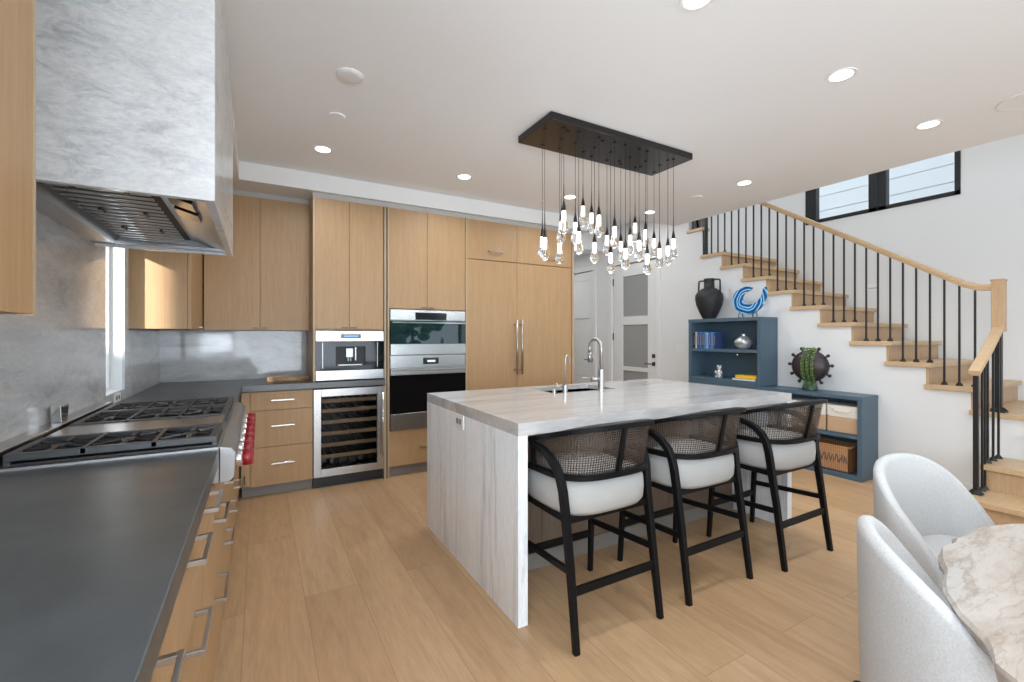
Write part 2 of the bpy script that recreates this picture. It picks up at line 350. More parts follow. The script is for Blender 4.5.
F = MB(); F.box(XF + .03, XF + .09, -4.0, -.8, .08, .14).box(XF + .03, XF + .09, -4.0, -.8, 2.34, 2.4)
for y in (-4.0, -2.44, -.87): F.box(XF + .03, XF + .09, y, y + .07, .08, 2.4)
struct('added_window_4', F, 'black')  # unseen window added for the dining fill lamp
F = MB(); F.box(XL - .10, XL - .04, -3.8, -1.0, .18, .24).box(XL - .10, XL - .04, -3.8, -1.0, 2.26, 2.32)
for y in (-3.8, -2.43, -1.07): F.box(XL - .099, XL - .041, y, y + .07, .24, 2.26)
struct('added_window_5', F, 'black')  # added out of view so the left fill lamp has an opening
F = MB(); F.box(XL - .10, XL - .04, -.93, .2, .98, 1.03).box(XL - .10, XL - .04, -.93, .2, 2.25, 2.30).box(XL - .099, XL - .041, -.99, -.93, .98, 2.30).box(XL - .099, XL - .041, .14, .2, 1.03, 2.25)
struct('added_window_6', F, 'black')  # invented window for the counter fill lamp, unseen

# doors: door_1 glazed three-lite pantry door, door_2 panel door
def door(name, y0, y1, glazed, ztop=2.43):
    D = MB(); x0 = XW + .012; x1 = XW + .052
    if glazed:
        st = .12; rails = [(.0, .22), (.77, .835 + .0), (1.485, 1.615), (2.245, ztop)]
        D.box(x0, x1, y0, y0 + .175, 0, ztop).box(x0, x1, y1 - .205, y1, 0, ztop)
        for a, b_ in rails: D.box(x0, x1, y0 + .175, y1 - .205, a, b_)
    else:
        D.box(x0 + .012, x1, y0 + .13, y1 - .13, 0, ztop).box(x0, x1, y0, y0 + .13, 0, ztop).box(x0, x1, y1 - .13, y1, 0, ztop)
        for a, b_ in ((0, .22), (.62, .74), (1.62, 1.74), (ztop - .14, ztop)): D.box(x0, x0 + .012, y0 + .13, y1 - .13, a, b_)
    d = struct(name, D, 'doorpaint', bevel=.003)
    if glazed:
        for a, b_ in ((.22, .77), (.835, 1.485), (1.615, 2.245)): MB().box(x0 + .015, x0 + .023, y0 + .17, y1 - .2, a, b_).build('glass_pane', 'frost', d)
        for z in (.45, 1.30, 2.18): MB().box(x0 - .012, x0 + .01, y1 - .002, y1 + .012, z - .055, z + .055).build('hinge', 'bronze', d)
    MB().box(x0 - .008, x0, y0 + .03, y0 + .085, .875, .93).build('handle_plate', 'bronze', d, bevel=.002)
    MB().tube([(x0 - .004, y0 + .058, .902), (x0 - .045, y0 + .058, .902), (x0 - .05, y0 + .075, .902), (x0 - .05, y0 + .20, .902)], .008, 8).build('door_handle', 'bronze', d, smooth=True)
    if glazed: MB().box(x0 - .012, x0, y0 + .03, y0 + .085, .99, 1.045).build('deadbolt', 'bronze', d, bevel=.002)
    C = MB(); a, b_ = y0 - .012, y1 + .014
    C.box(XW - .018, XW + .05, a - .075, a, 0, ztop + .0119).box(XW - .018, XW + .05, b_, b_ + .075, 0, ztop + .0119).box(XW - .018, XW + .05, a - .075, b_ + .075, ztop + .012, ztop + .09)
    return C
struct('trim_3', door('door_1', 4.60, 5.505, True), 'trim', bevel=.003)
struct('trim_4', door('door_2', 6.00, 6.82, False), 'trim', bevel=.003)

# ================================================================== STAIRS
ST = thing('staircase', 'oak staircase with white side wall rising left to right behind blue bookcases', 'staircase')
ST['label'] = 'open-sided oak staircase on a white side wall, turning at a landing'
RZ, RY = .1822, .2795
def tz(k): return .712 + RZ * k
def ny(k): return .992 + .2795 * k          # nose line
# white stringer wall: stepped profile, x = XW
poly = [(.72, 0), (.72, tz(0) - .04)]
poly += [(1.319, tz(0) - .04)]
for k in range(1, 10): poly += [(ny(k) + .04, tz(k) - .04), (ny(k + 1) + .04, tz(k) - .04)]
poly += [(ny(10) + .04, tz(11) - .04), (4.04, tz(11) - .04), (4.04, 0)]
# walk as a simple polygon: (y,z)
pts = [(.72, 0), (.72, tz(0) - .04), (ny(1) + .045, tz(0) - .04)]
for k in range(1, 10): pts += [(ny(k) + .045, tz(k) - .04), (ny(k + 1) + .045, tz(k) - .04)]
pts += [(ny(10) + .045, tz(11) - .04), (4.04, tz(11) - .04), (4.04, 0)]
S_ = MB()
S_.box(XW, XW + .12, .95, ny(1) + .045, 0, tz(0) - .04)
for k in range(1, 10): S_.box(XW, XW + .12, ny(k) + .045, ny(k + 1) + .045, 0, tz(k) - .04)
S_.box(XW, XW + .12, ny(10) + .045, 4.04, 0, tz(11) - .04)
S_.box(XW + .12, XF, .2, .95, 0, tz(0) - .045)
S_.build('side_wall', 'wall', ST)
for k in range(0, 10):
    y0 = ny(k) if k else .2
    if k == 0:
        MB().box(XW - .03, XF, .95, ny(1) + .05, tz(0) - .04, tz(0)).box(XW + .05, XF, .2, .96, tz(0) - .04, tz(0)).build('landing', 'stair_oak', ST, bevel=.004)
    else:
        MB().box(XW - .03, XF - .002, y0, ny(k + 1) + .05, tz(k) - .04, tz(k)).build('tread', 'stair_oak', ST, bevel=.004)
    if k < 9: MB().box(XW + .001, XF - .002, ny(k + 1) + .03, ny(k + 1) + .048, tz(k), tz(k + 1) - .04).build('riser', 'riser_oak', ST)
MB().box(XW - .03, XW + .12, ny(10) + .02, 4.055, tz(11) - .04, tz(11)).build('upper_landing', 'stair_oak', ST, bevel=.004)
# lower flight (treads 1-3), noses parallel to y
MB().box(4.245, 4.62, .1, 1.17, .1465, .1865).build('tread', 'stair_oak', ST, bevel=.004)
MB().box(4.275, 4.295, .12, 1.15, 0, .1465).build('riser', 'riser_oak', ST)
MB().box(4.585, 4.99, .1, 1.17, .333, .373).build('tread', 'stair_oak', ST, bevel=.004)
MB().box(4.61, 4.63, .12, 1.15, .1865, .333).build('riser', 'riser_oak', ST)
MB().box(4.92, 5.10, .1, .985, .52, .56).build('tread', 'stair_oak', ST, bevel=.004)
MB().box(4.295, 4.62, .12, 1.15, 0, .1465).box(4.63, 4.99, .12, 1.15, 0, .333).box(4.945, 5.12, .12, .965, .0, .52).build('side_wall', 'wall', ST)
# railing, upper flight
RL = thing('stair_railing', 'oak handrail on thin black square balusters climbing the main stair flight', 'railing')
def rz_(y): return 2.041 + .655 * (y - 1.792)
XR = XW + .045
pts = [(XR, 1.20, 1.722), (XR, 1.26, 1.722), (XR, 1.31, 1.738)] + [(XR, y, rz_(y)) for y in (1.36, 1.8, 2.5, 3.2, 3.86)]
pts = [(a, b_, c - .03) for a, b_, c in pts]
MB().tube(pts, .024, r2=.024, sect='box', up=(0, 0, 1)).tube([(a, b_, c + .010) for a, b_, c in pts], .016, r2=.030, sect='box', up=(0, 0, 1)).build('handrail', 'rail_oak', RL)
MB().box(XR - .036, XR + .036, 1.134, 1.206, 1.34, 1.745).box(XR - .041, XR + .041, 1.129, 1.211, 1.738, 1.752).build('newel_post', 'riser_oak', RL, bevel=.004)
MB().box(XR - .019, XR + .019, 1.151, 1.189, .715, 1.34).box(XR - .042, XR + .042, 1.128, 1.212, .712, .722).lathe([(.055, .722), (.03, .751)], (XR, 1.17, 0), 4).build('newel_base', 'black', RL, bevel=.002)
def baluster(x, y, z0, z1, parent):
    MB().box(x - .0065, x + .0065, y - .0065, y + .0065, z0, z1).lathe([(.024, z0), (.021, z0 + .012), (.011, z0 + .028)], (x, y, 0), 4).build('baluster', 'black', parent)
for k in range(0, 10):
    a = ny(k) + .032
    for j in range(3):
        y = a + j * .0932
        if k == 0: continue
        baluster(XR, y, tz(k), rz_(max(y, 1.32)) - .055, RL)
MB().box(XR - .03, XR + .03, 3.80, 3.86, tz(9), 3.45).build('newel_post', 'black', RL)
for j in range(3): baluster(XR, 3.90 + j * .055, tz(11), tz(11) + .9, RL)
# lower flight railing
RL2 = thing('stair_railing', 'short oak handrail with black posts beside the bottom steps', 'railing')
y_ = 1.138
MB().tube([(5.02, y_ + .03, 1.355), (4.72, y_ + .012, 1.203), (4.40, y_, 1.045)], .022, r2=.024, sect='box', up=(0, 0, 1)).tube([(5.02, y_ + .03, 1.366), (4.72, y_ + .012, 1.214), (4.385, y_, 1.050)], .015, r2=.030, sect='box', up=(0, 0, 1)).build('handrail', 'rail_oak', RL2)
MB().box(4.411, 4.439, y_ - .014, y_ + .014, .1865, 1.045).box(4.39, 4.46, y_ - .034, y_ + .034, .1865, .194).lathe([(.044, .194), (.022, .218)], (4.425, y_, 0), 4).build('newel_post', 'black', RL2, bevel=.002)
for x, z in ((4.545, .1865), (4.60, .1865), (4.66, .373), (4.78, .373), (4.90, .373)):
    baluster(x, y_, z, 1.36 - (5.02 - x) * .508 - .02, RL2)
# recessed step lights on the far stair wall
for lab, y, z in (('small recessed step light on the stairwell wall at mid flight', 2.42, 1.87), ('small recessed step light on the stairwell wall near the top of the flight', 4.55, 2.66)):
    t_ = thing('step_light', lab, 'light'); MB().box(XF - .006, XF, y - .06, y + .06, z - .035, z + .035).build('frame', 'trim', t_, bevel=.002); MB().box(XF - .008, XF - .005, y - .05, y + .05, z - .02, z - .005).build('louvre', 'reveal', t_)

# ================================================================== KITCHEN: backsplash, counters, cabinets
def marb(name, lab, mb): return tag(mb.build(name, 'splash'), lab, 'backsplash')
marb('backsplash', 'polished grey marble backsplash on the left wall behind the rangetop', MB().box(XL, XL + .012, -.55, .2, .914, .98).box(XL, XL + .012, .2, 3.215, .914, 1.80).box(XL, XL + .012, 1.30, 3.215, 1.80, 2.53).box(XL, XL + .012, 3.61, YB, .914, 1.36).box(XL, XL + .012, 3.215, 3.61, .914, .975).box(XL, XL + .012, 3.61, 3.70, 1.36, 2.53).box(XL, XL + .012, 3.215, 3.61, 1.93, 2.53))
marb('backsplash', 'polished grey marble backsplash under the corner wall cabinets', MB().box(XL + .012, .395, YB - .012, YB, .914, 1.36))

def handle_y(parent, x, y0, y1, z, m='nickel'):   # bar pull along y on an x-facing front
    h = MB(); h.box(x + .028, x + .037, y0, y1, z - .006, z + .006)
    for y in (y0 + .004, y1 - .016): h.box(x - .001, x + .03, y, y + .012, z - .006, z + .006)
    h.build('handle', m, parent, bevel=.001)
def handle_x(parent, y, x0, x1, z, m='nickel', r=.006):
    h = MB(); h.box(x0, x1, y - .037, y - .028, z - r, z + r)
    for x in (x0 + .004, x1 - .016): h.box(x, x + .012, y - .03, y + .001, z - r, z + r)
    h.build('handle', m, parent, bevel=.001)
def front_x(parent, x, y0, y1, z0, z1, name='drawer'): return MB().box(x - .02, x, y0 + .0018, y1 - .0018, z0 + .0018, z1 - .0018).build(name, 'oak', parent, bevel=.001)
def front_y(parent, y, x0, x1, z0, z1, name='drawer'): return MB().box(x0 + .0018, x1 - .0018, y, y + .02, z0 + .0018, z1 - .0018).build(name, 'oak', parent, bevel=.001)
def hch(d): return d
XC = -.137
def left_unit(y0, y1, lab, splits, hys, ztop=.856):
    t_ = thing('base_cabinet', lab, 'cabinet', (XC - .3, (y0 + y1) / 2, 0))
    MB().box(XL + .01, XC - .021, y0 + .001, y1 - .001, .10, ztop).build('body', 'oak', t_)
    MB().box(XL + .01, XC - .06, y0 + .001, y1 - .001, 0, .10).build('toe_kick', 'toe', t_)
    zs = [.10] + splits + [ztop]
    for i in range(len(zs) - 1):
        d = front_x(t_, XC, y0, y1, zs[i], zs[i + 1])
        if hys[i]:
            h0, h1, hz = hys[i]; h = MB(); h.box(XC + .028, XC + .037, h0, h1, hz - .006, hz + .006)
            for y in (h0 + .002, h1 - .014): h.box(XC - .001, XC + .03, y, y + .012, hz - .006, hz + .006)
            o = h.build('handle', 'nickel', None, bevel=.001); o.parent = d; o.location = (0, 0, 0)
    return t_
left_unit(-.55, .50, 'oak drawer base at the near end of the left counter', [.41, .706], [(-.1, .2, .39), (-.1, .2, .68), (-.1, .2, .81)])
left_unit(.50, 1.02, 'oak three-drawer base under the dark counter nearest the camera', [.41, .72], [(.66, .86, .37), (.66, .86, .64), (.66, .86, .81)])
left_unit(1.02, 1.50, 'oak three-drawer base under the middle of the dark counter', [.41, .72], [(1.16, 1.34, .36), (1.16, 1.34, .625), (1.18, 1.34, .81)])
left_unit(1.50, 1.828, 'narrow oak drawer base beside the rangetop', [.41, .72], [None, None, (1.52, 1.70, .81)])
left_unit(1.828, 2.24, 'oak base below the near end of the rangetop', [.44], [(1.87, 2.08, .375), (1.87, 2.06, .655)], .785)
left_unit(2.24, 2.66, 'oak base below the middle of the rangetop', [.44], [(2.36, 2.54, .38), (2.36, 2.54, .65)], .785)
left_unit(2.66, 3.07, 'oak base below the far end of the rangetop', [.44], [(2.78, 2.96, .38), (2.78, 2.96, .65)], .785)
left_unit(3.07, 3.50, 'oak base between rangetop and kitchen corner', [.41, .706], [(3.2, 3.38, .38), (3.2, 3.38, .64), (3.2, 3.38, .80)])
t_ = left_unit(3.50, 4.10, 'oak corner base cabinet meeting the back run', [], [None])

c_ = MB().box(XL + .012, -.12, -.60, 1.838, .862, .914); tag(c_.build('countertop', 'counter', bevel=.003), 'dark honed stone worktop in the left foreground', 'countertop')
c_ = MB().prism([(XL + .012, 3.062), (-.12, 3.062), (-.12, 4.108), (1.0, 4.108), (1.0, 4.30), (.395, 4.30), (.395, YB - .012), (XL + .012, YB - .012)], .862, .914)
tag(c_.build('countertop', 'counter', bevel=.003), 'dark stone worktop turning the corner beyond the rangetop', 'countertop')

YF = 4.14
t_ = thing('base_cabinet', 'oak three-drawer base left of the wine cooler', 'cabinet', (.17, 4.4, 0))
MB().box(-.125, .398, YF + .021, YB - .01, .10, .86).build('body', 'oak', t_)
MB().box(-.12, .398, YF + .07, YF + .09, 0, .10).build('toe_kick', 'toe', t_)
front_y(t_, YF, -.125, -.063, .10, .856, 'filler_panel')
for z0, z1, hz in ((.093, .405, .27), (.405, .703, .577), (.703, .856, .785)):
    d = front_y(t_, YF, -.063, .398, z0, z1)
    h = MB(); h.box(.085, .255, YF - .036, YF - .027, hz - .006, hz + .006)
    for x in (.087, .241): h.box(x, x + .012, YF - .03, YF + .001, hz - .006, hz + .006)
    o = h.build('handle', 'chrome', None, bevel=.001); o.parent = d; o.location = (0, 0, 0)
h = MB(); h.box(-.105, -.097, YF - .03, YF - .022, .13, .19).box(-.105, -.097, YF - .03, YF, .13, .14).box(-.105, -.097, YF - .03, YF, .18, .19); h.build('handle', 'bronze', t_)

# upper cabinets
def knob_pull(parent, x, y, z):
    MB().box(x - .022, x + .022, y - .022, y - .001, z, z + .007).build('handle', 'nickel', parent, bevel=.001)
YU = 4.40
t_ = thing('wall_cabinet', 'two-door oak wall cabinet above the back counter', 'cabinet', (.1, 4.6, 1.355))
MB().box(-.395, .398, YU + .021, YB - .012, 1.36, 2.494).build('body', 'oak', t_)
d = front_y(t_, YU, -.392, .007, 1.355, 2.494, 'door'); d2 = front_y(t_, YU, .007, .396, 1.355, 2.494, 'door')
for dd, x in ((d, -.028), (d2, .042)):
    o = MB().box(x - .022, x + .022, YU - .02, YU + .002, 1.372, 1.379).build('handle', 'bronze', None); o.parent = dd
t_ = thing('wall_cabinet', 'oak corner wall cabinet with sunlit end panel beside the slit window', 'cabinet', (-.57, 4.0, 1.355))
MB().box(XL + .012, -.422, 3.70, YB - .012, 1.355, 2.494).build('body', 'oak', t_)
d = MB().box(-.42, -.40, 3.70, YU - .002, 1.355, 2.494).build('door', 'oak', t_, bevel=.001)
o = MB().box(-.401, -.38, 4.16, 4.22, 1.372, 1.379).build('handle', 'nickel', None); o.parent = d
t_ = thing('wall_cabinet', 'oak wall cabinet at the left edge, before the marble hood', 'cabinet', (-.57, .8, 1.348))
MB().box(XL + .012, -.422, .35, 1.284, 1.348, 2.494).build('body', 'oak', t_)
MB().box(-.42, -.40, .35, .80, 1.348, 2.494).build('door', 'oak', t_, bevel=.001); MB().box(-.42, -.40, .803, 1.268, 1.348, 2.494).build('door', 'oak', t_, bevel=.001)
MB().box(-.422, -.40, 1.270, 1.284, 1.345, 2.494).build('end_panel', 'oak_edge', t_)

# tall run: coffee tower
t_ = thing('tall_cabinet', 'oak tower cabinet housing the coffee machine', 'cabinet', (.7, 4.45, 0))
b_ = MB(); b_.box(.398, .416, YF - .012, YB - .012, .916, 2.494); b_.build('side_panel', 'oak_edge', t_)
MB().box(.416, .996, YF + .021, YB - .012, 1.358, 2.494).build('body', 'oak', t_)
MB().box(.416, .996, YF + .35, YB - .012, .916, 1.358).build('body', 'dark_inside', t_)
d = front_y(t_, YF, .416, .692, 1.368, 2.494, 'door'); d2 = front_y(t_, YF, .692, .990, 1.368, 2.494, 'door')
for dd, x in ((d, .655), (d2, .73)):
    o = MB().box(x - .025, x + .025, YF - .02, YF + .002, 1.378, 1.386).build('handle', 'bronze', None); o.parent = dd
t_ = thing('gable_panel', 'full-height pale oak panel between wine cooler and ovens', 'panel', (1.02, 4.4, 0))
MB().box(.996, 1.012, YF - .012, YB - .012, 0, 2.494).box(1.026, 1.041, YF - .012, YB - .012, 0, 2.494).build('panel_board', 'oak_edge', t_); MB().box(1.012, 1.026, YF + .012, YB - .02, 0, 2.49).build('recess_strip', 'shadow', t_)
# coffee machine
t_ = thing('coffee_machine', 'built-in steel and black glass coffee machine', 'coffee machine', (.7, 4.2, .92))
x0, x1 = .418, .988
MB().box(x0, x1, YF + .01, YF + .34, .925, 1.352).build('housing', 'dark_inside', t_)
MB().box(x0, x1, YF - .022, YF + .01, 1.262, 1.352).build('control_panel', 'steel', t_, bevel=.002)
MB().box(x0, x1, YF - .022, YF + .01, .925, 1.008).build('drip_drawer', 'steel', t_, bevel=.002)
MB().box(x0, x0 + .16, YF - .016, YF + .01, 1.008, 1.262).box(x1 - .16, x1, YF - .016, YF + .01, 1.008, 1.262).box(x0 + .16, x1 - .16, YF - .016, YF + .01, 1.215, 1.262).box(x0 + .16, x1 - .16, YF - .016, YF + .01, 1.008, 1.05).build('glass_front', 'black_glass', t_)
MB().box(x0 + .2, x1 - .2, YF - .025, YF - .021, 1.287, 1.325).build('display', 'display', t_)
MB().box(x0 + .225, x1 - .225, YF - .027, YF - .024, 1.300, 1.312).build('display_digits', 'digits', t_)
MB().box(.66, .72, YF - .03, YF + .06, 1.12, 1.20).box(.675, .685, YF - .02, YF + .02, 1.085, 1.12).box(.697, .707, YF - .02, YF + .02, 1.085, 1.12).box(.735, .75, YF - .02, YF + .02, 1.09, 1.21).build('spout', 'steel_dark', t_, bevel=.003)
MB().box(.60, .80, YF - .01, YF + .1, 1.05, 1.058).build('drip_tray', 'steel_dark', t_)
MB().box(.47, .475, YF - .02, YF - .015, 1.03, 1.25).box(.93, .935, YF - .02, YF - .015, 1.03, 1.25).build('glass_seam', 'steel_dark', t_)
# wine cooler
t_ = thing('wine_cooler', 'steel-framed glass-door wine cooler under the coffee machine', 'wine cooler', (.7, 4.2, 0))
x0, x1, z0, z1 = .402, .994, .098, .85
MB().box(x0, x0 + .02, YF + .03, YF + .55, z0, z1).box(x1 - .02, x1, YF + .03, YF + .55, z0, z1).box(x0, x1, YF + .53, YF + .55, z0, z1).box(x0, x1, YF + .03, YF + .55, z0, z0 + .02).box(x0, x1, YF + .03, YF + .55, z1 - .02, z1).build('cabinet_lining', 'dark_inside', t_)
d = MB().box(x0, x0 + .06, YF - .012, YF + .02, z0, z1).box(x1 - .062, x1, YF - .012, YF + .02, z0, z1).box(x0 + .06, x1 - .062, YF - .012, YF + .02, z0, z0 + .065).box(x0 + .06, x1 - .062, YF - .012, YF + .02, z1 - .065, z1).build('door', 'steel', t_, bevel=.002)
o = MB().box(x0 + .06, x1 - .062, YF, YF + .006, z0 + .065, z1 - .065).build('glass_pane', 'cooler_glass', None); o.parent = d
o = MB().tube([(x1 - .02, YF - .055, z0 + .12), (x1 - .02, YF - .055, z1 - .05)], .008, 10).tube([(x1 - .02, YF - .055, z0 + .16), (x1 - .02, YF - .01, z0 + .16)], .006).tube([(x1 - .02, YF - .055, z1 - .09), (x1 - .02, YF - .01, z1 - .09)], .006).build('handle', 'chrome', None, smooth=True); o.parent = d
for z in (.25, .35, .45, .55, .65, .735):
    MB().box(x0 + .04, x1 - .04, YF + .07, YF + .09, z - .016, z + .016).build('rack_front', 'rack', t_)
    r_ = MB()
    for j in range(8): r_.box(x0 + .05 + j * .066, x0 + .056 + j * .066, YF + .09, YF + .5, z - .006, z)
    r_.build('rack_wires', 'black', t_)
r_ = MB()
for j in range(6): r_.lathe([(.0, YF + .10), (.036, YF + .105), (.036, YF + .3), (.014, YF + .36), (.014, YF + .42)], (x0 + .09 + j * .083, 0, .19), 12, 'Y')
r_.build('stored_bottle_row', 'display', t_, smooth='auto')
MB().box(x0, x1, YF + .03, YF + .05, 0, .098).box(x0 + .06, x1 - .06, YF + .025, YF + .03, .03, .035).build('kick_plate', 'black_kick', t_)
# oven tower
OX0, OX1 = 1.043, 1.806
t_ = thing('tall_cabinet', 'oak tower cabinet framing the two wall ovens', 'cabinet', (1.42, 4.45, 0))
MB().box(OX0, OX1 + .01, YF + .021, YB - .012, 1.563, 2.494).box(OX0, OX1, YF + .021, YB - .012, .10, .43).box(OX0, OX1, YF + .5, YB - .012, .43, 1.563).build('body', 'oak', t_)
MB().box(OX0, OX1, YF + .07, YF + .09, 0, .1).build('toe_kick', 'toe', t_)
d = front_y(t_, YF, OX0, 1.406, 1.563, 2.494, 'door'); d2 = front_y(t_, YF, 1.406, OX1 - .004, 1.563, 2.494, 'door')
for dd, x in ((d, 1.37), (d2, 1.443)):
    o = MB().box(x - .025, x + .025, YF - .02, YF + .002, 1.573, 1.581).build('handle', 'bronze', None); o.parent = dd
d = front_y(t_, YF, OX0, OX1 - .004, .098, .428, 'drawer')
o = MB().box(1.33, 1.50, YF - .036, YF - .027, .25, .262).box(1.332, 1.344, YF - .03, YF, .25, .262).box(1.486, 1.498, YF - .03, YF, .25, .262).build('handle', 'nickel', None); o.parent = d
MB().box(OX1 - .003, OX1 + .013, YF - .012, YB - .012, 0, 2.494).build('side_panel', 'oak_edge', t_)
a0, a1 = OX0 + .006, OX1 - .012
t_ = thing('wall_oven', 'upper built-in steel speed oven with reflective window', 'oven', (1.42, 4.3, 1.13))
MB().box(a0, a1, YF, YF + .45, 1.132, 1.556).build('housing', 'steel_dark', t_)
MB().box(a0, a1, YF - .02, YF, 1.458, 1.553).build('control_panel', 'steel', t_, bevel=.002)
MB().box(a0 + .235, a1 - .20, YF - .023, YF - .019, 1.462, 1.53).build('display', 'display', t_)
d = MB().box(a0, a1, YF - .03, YF, 1.132, 1.232).build('door', 'steel', t_, bevel=.002)
o = MB().box(a0, a1, YF - .028, YF, 1.234, 1.452).build('glass_pane', 'mirror_glass', None); o.parent = d
o = MB().box(a0 + .01, a1 - .01, YF - .065, YF - .05, 1.425, 1.44).box(a0 + .03, a0 + .045, YF - .055, YF - .02, 1.425, 1.44).box(a1 - .045, a1 - .03, YF - .055, YF - .02, 1.425, 1.44).build('handle', 'chrome', None, bevel=.003); o.parent = d
t_ = thing('wall_oven', 'lower built-in steel wall oven with black glass door', 'oven', (1.42, 4.3, .43))
MB().box(a0, a1, YF, YF + .45, .433, 1.128).build('housing', 'steel_dark', t_)
MB().box(a0, a1, YF - .02, YF, 1.012, 1.126).build('control_panel', 'steel', t_, bevel=.002)
MB().box(a0 + .31, a1 - .28, YF - .023, YF - .019, 1.04, 1.10).build('display', 'display', t_)
MB().box(a0 + .35, a1 - .315, YF - .0245, YF - .022, 1.06, 1.078).build('display_digits', 'wdigits', t_)
d = MB().box(a0, a1, YF - .03, YF, .945, 1.008).box(a0, a1, YF - .03, YF, .433, .587).build('door', 'steel', t_, bevel=.002)
o = MB().box(a0, a1, YF - .028, YF, .589, .943).build('glass_pane', 'black_glass', None); o.parent = d
o = MB().box(a0 + .01, a1 - .01, YF - .065, YF - .05, .985, 1.0).box(a0 + .03, a0 + .045, YF - .055, YF - .02, .985, 1.0).box(a1 - .045, a1 - .03, YF - .055, YF - .02, .985, 1.0).build('handle', 'chrome', None, bevel=.003); o.parent = d
# panelled refrigerator
t_ = thing('refrigerator', 'wide refrigerator behind two tall oak panel doors', 'refrigerator', (2.48, 4.4, 0))
FX0, FX1, FM = 1.822, 3.128, 2.404
MB().box(FX0, FX1, YF + .021, YB - .012, .10, 2.09).build('body', 'oak', t_); MB().box(FX0, FX1, YF + .07, YF + .09, 0, .1).build('toe_kick', 'toe', t_)
for x0, x1, hx in ((FX0, FM, 2.372), (FM, FX1, 2.436)):
    d = front_y(t_, YF, x0, x1, .10, 2.088, 'door')
    o = MB().tube([(hx, YF - .06, .90), (hx, YF - .06, 1.48)], .011, 12).tube([(hx, YF - .06, .95), (hx, YF, .95)], .008).tube([(hx, YF - .06, 1.43), (hx, YF, 1.43)], .008).build('handle', 'nickel', None, smooth=True); o.parent = d
t_ = thing('wall_cabinet', 'low two-flap oak cabinet above the refrigerator doors', 'cabinet', (2.48, 4.4, 2.09))
MB().box(FX0, FX1, YF + .021, YB - .012, 2.092, 2.494).build('body', 'oak', t_)
for x0, x1, hx in ((FX0, FM, 2.14), (FM, FX1, 2.86)):
    d = front_y(t_, YF, x0, x1, 2.092, 2.494, 'flap_door')
    o = MB().box(hx - .085, hx + .085, YF - .036, YF - .027, 2.175, 2.187).box(hx - .083, hx - .071, YF - .03, YF, 2.175, 2.187).box(hx + .071, hx + .083, YF - .03, YF, 2.175, 2.187).build('handle', 'nickel', None); o.parent = d
t_ = MB().box(3.132, 3.155, YF - .012, YB + .1, 0, 2.494).build('gable_panel', 'oak_edge'); tag(t_, 'thin oak end panel right of the refrigerator', 'panel')

# hood
t_ = thing('range_hood', 'boxy white marble range hood with steel baffle underside', 'range hood', (-.43, 2.43, 1.77))
HX0, HX1, HY0, HY1, HZ0 = XL + .012, -.132, 1.83, 3.05, 1.765
MB().box(HX0, HX1, HY0, HY0 + .03, HZ0, ZC).box(HX0, HX1, HY1 - .03, HY1, HZ0, ZC).box(HX1 - .03, HX1, HY0 + .03, HY1 - .03, HZ0, ZC).box(HX0, HX1 - .03, HY0 + .03, HY1 - .03, HZ0 + .25, HZ0 + .28).build('marble_shell', 'hood_marble', t_, bevel=.002)
L_ = MB(); zi = HZ0 + .012
L_.box(HX0, HX1 - .03, HY0 + .03, HY0 + .065, zi, zi + .012).box(HX0, HX1 - .03, HY1 - .09, HY1 - .03, zi, zi + .012)
L_.prism([(HX0, zi), (HX0 + .09, zi), (HX0 + .12, zi + .10), (HX0, zi + .10)], HY0 + .06, HY1 - .06, 'Y')
L_.box(HX0 + .1, HX1 - .03, HY0 + .06, HY1 - .06, zi + .1, zi + .112).build('steel_liner', 'hood_steel', t_)
B_ = MB()
for k in range(17):
    y = HY0 + .095 + k * .062
    B_.tube([(HX0 + .13, y, zi + .020), (HX1 - .20, y, zi + .020)], .003, 8, r2=.0150, up=(0, 0, 1))
B_.build('baffle_slats', 'hood_steel', t_, smooth=True)
MB().box(HX0 + .12, HX1 - .19, HY0 + .07, HY1 - .07, zi + .05, zi + .06).build('baffle_backing', 'black', t_)
for x in (HX0 + .2, HX1 - .26):
    for y in (HY0 + .12, HY0 + .45, HY0 + .78): MB().box(x - .005, x + .005, y - .03, y + .03, zi + .008, zi + .018).build('baffle_latch', 'black', t_)
MB().prism([(HX1 - .19, zi + .05), (HX1 - .03, zi), (HX1 - .03, zi + .1), (HX1 - .19, zi + .1)], HY0 + .06, HY1 - .09, 'Y').build('control_fascia', 'hood_steel', t_)
for y in (HY0 + .14, HY0 + .32): MB().box(HX1 - .155, HX1 - .075, y, y + .12, zi + .012, zi + .03, rot=Matrix.Rotation(R(17), 3, 'Y')).build('control_switch', 'display', t_)
for x in (HX0 + .30,):
    MB().lathe([(0, zi + .006), (.03, zi + .006), (.03, zi + .014), (0, zi + .014)], (x, HY0 + .055, 0), 20).build('hood_lamp', 'lamp', t_)

